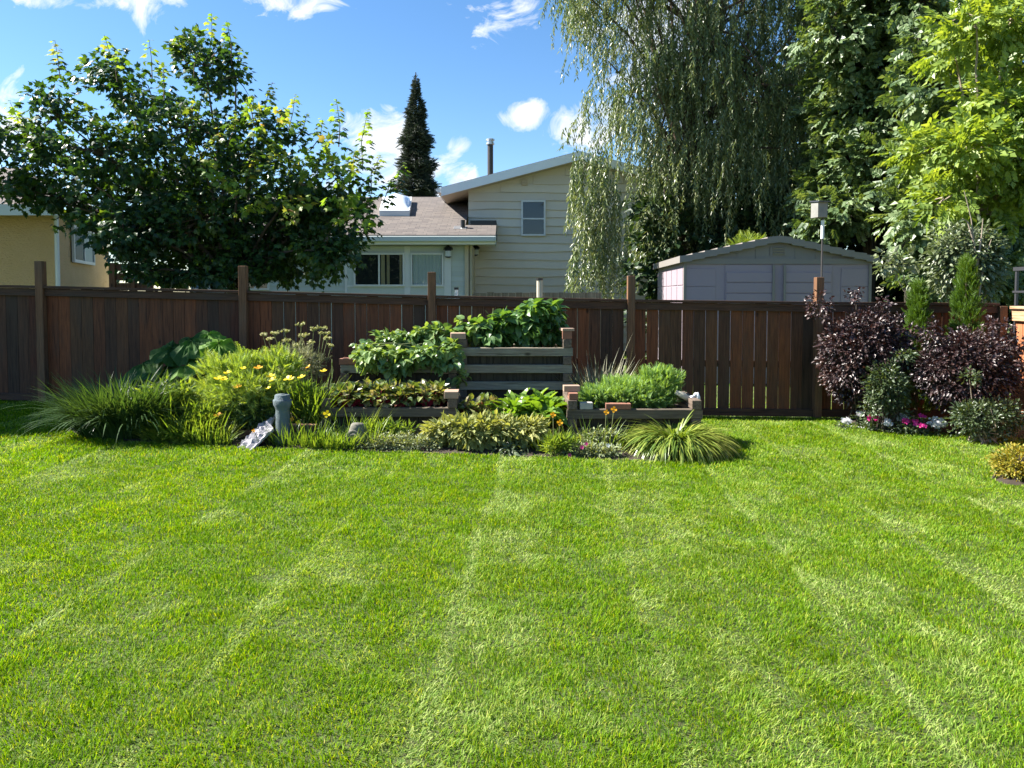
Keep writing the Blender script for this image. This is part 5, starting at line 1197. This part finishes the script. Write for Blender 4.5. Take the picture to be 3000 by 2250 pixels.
# ------------------------------------------------------------------ light, sky, camera
SUN_EL, SUN_AZ = R(44), R(8)      # azimuth: from -X towards +Y
S = Vector((-math.cos(SUN_AZ)*math.cos(SUN_EL), math.sin(SUN_AZ)*math.cos(SUN_EL), math.sin(SUN_EL)))
ld = bpy.data.lights.new('sun', 'SUN'); ld.energy = 5.0; ld.angle = R(.53); ld.color = (1, .95, .86)
lo = bpy.data.objects.new('sun', ld); COL.objects.link(lo); lo.rotation_euler = S.to_track_quat('Z', 'Y').to_euler(); lo.location = (-10, 5, 20)
w = bpy.data.worlds.new('World'); scene.world = w; w.use_nodes = True; nt = w.node_tree; nt.nodes.clear()
sky = nt.nodes.new('ShaderNodeTexSky'); sky.sky_type = 'NISHITA'; sky.sun_disc = False; sky.sun_elevation = SUN_EL; sky.sun_rotation = math.atan2(S.x, S.y)
sky.air_density = 1.0; sky.dust_density = .3; sky.ozone_density = 2.5; sky.altitude = 600
hs = nt.nodes.new('ShaderNodeHueSaturation'); hs.inputs['Saturation'].default_value = 1.2; hs.inputs['Value'].default_value = 1.0; nt.links.new(sky.outputs[0], hs.inputs['Color'])
tc = nt.nodes.new('ShaderNodeTexCoord'); sx = nt.nodes.new('ShaderNodeSeparateXYZ'); nt.links.new(tc.outputs['Generated'], sx.inputs[0])
def mth(op, a, b=None, c=None, clamp=False):
    m = nt.nodes.new('ShaderNodeMath'); m.operation = op; m.use_clamp = clamp
    for s, v in zip(m.inputs, (a, b, c)):
        if v is None: continue
        if hasattr(v, 'links'): nt.links.new(v, s)
        else: s.default_value = v
    return m.outputs[0]
yy = mth('MAXIMUM', sx.outputs[1], .02); U = mth('DIVIDE', sx.outputs[0], yy); Vv = mth('DIVIDE', sx.outputs[2], yy)
cb = nt.nodes.new('ShaderNodeCombineXYZ'); nt.links.new(U, cb.inputs[0]); nt.links.new(mth('MULTIPLY', Vv, 1.5), cb.inputs[1])
n1 = nt.nodes.new('ShaderNodeTexNoise'); n1.inputs['Scale'].default_value = 13; n1.inputs['Detail'].default_value = 8; n1.inputs['Roughness'].default_value = .62; n1.inputs['Distortion'].default_value = .9; nt.links.new(cb.outputs[0], n1.inputs['Vector'])
mask = None
for (px, py, rx, ry, dn) in [(385,-5,75,62,.75),(300,15,60,22,.35),(865,8,110,38,1),(760,0,60,16,.5),(1430,50,80,60,.35),(1530,30,50,45,.35),(1545,332,70,36,.95),(1705,375,90,62,1.1),(1115,400,95,70,1.1),(1130,480,190,70,.85),(1320,520,70,38,.55),(1010,520,120,80,.6),(1900,120,160,150,.9),(1980,300,90,130,.6),(130,0,90,16,.4),(520,5,50,14,.5),(60,420,150,120,.5),(1280,560,120,30,.5)]:
    p = at(px, py, 1.0); u0, v0 = p[0], p[2] - CAMZ; a, b = rx/FPX*1.15, ry/FPX*1.15
    e = mth('ADD', mth('POWER', mth('MULTIPLY', mth('SUBTRACT', U, u0), 1/a), 2), mth('POWER', mth('MULTIPLY', mth('SUBTRACT', Vv, v0), 1/b), 2))
    q = mth('MULTIPLY', mth('SUBTRACT', 1.0, mth('MULTIPLY', e, .55)), dn)
    mask = q if mask is None else mth('MAXIMUM', mask, q)
mk = mth('ADD', mask, mth('MULTIPLY', mth('SUBTRACT', n1.outputs[0], .51), 4.0))
mk = mth('MULTIPLY', mth('SUBTRACT', mk, .28), 1.4, clamp=True)
mk = mth('MULTIPLY', mk, mth('GREATER_THAN', sx.outputs[1], .05))
mk = mth('MULTIPLY', mk, mth('GREATER_THAN', mask, -.8))
n2 = nt.nodes.new('ShaderNodeTexNoise'); n2.inputs['Scale'].default_value = 22; n2.inputs['Detail'].default_value = 5; nt.links.new(cb.outputs[0], n2.inputs['Vector'])
mx = nt.nodes.new('ShaderNodeMix'); mx.data_type = 'RGBA'; nt.links.new(mk, mx.inputs[0]); nt.links.new(hs.outputs[0], mx.inputs[6])
cr = nt.nodes.new('ShaderNodeValToRGB'); nt.links.new(n2.outputs[0], cr.inputs[0]); cr.color_ramp.elements[0].position = .3; cr.color_ramp.elements[1].position = .65
CLB = 6.0
cr.color_ramp.elements[0].color = (.72, .80, .92, 1); cr.color_ramp.elements[1].color = (1, 1, 1, 1)
vm = nt.nodes.new('ShaderNodeVectorMath'); vm.operation = 'SCALE'; nt.links.new(cr.outputs[0], vm.inputs[0]); vm.inputs['Scale'].default_value = CLB; nt.links.new(vm.outputs[0], mx.inputs[7])
bg = nt.nodes.new('ShaderNodeBackground'); bg.inputs['Strength'].default_value = .058; nt.links.new(mx.outputs[2], bg.inputs[0])
ow = nt.nodes.new('ShaderNodeOutputWorld'); nt.links.new(bg.outputs[0], ow.inputs[0])

cd = bpy.data.cameras.new('camera'); co = bpy.data.objects.new('camera', cd); COL.objects.link(co); scene.camera = co
co.location = (0, 0, CAMZ); co.rotation_euler = (R(90) - PIT, 0, 0)
cd.sensor_fit = 'HORIZONTAL'; cd.sensor_width = 36; cd.lens = 36 * FPX / 3000; cd.shift_y = -(1125 - AXY) / 3000; cd.clip_start = .05; cd.clip_end = 2000
vs = scene.view_settings; vs.view_transform = 'Standard'; vs.look = 'None'; vs.exposure = 1.92; vs.gamma = 1; vs.use_curve_mapping = False
scene.cycles.max_bounces = 8; scene.cycles.transparent_max_bounces = 12; scene.cycles.use_denoising = True
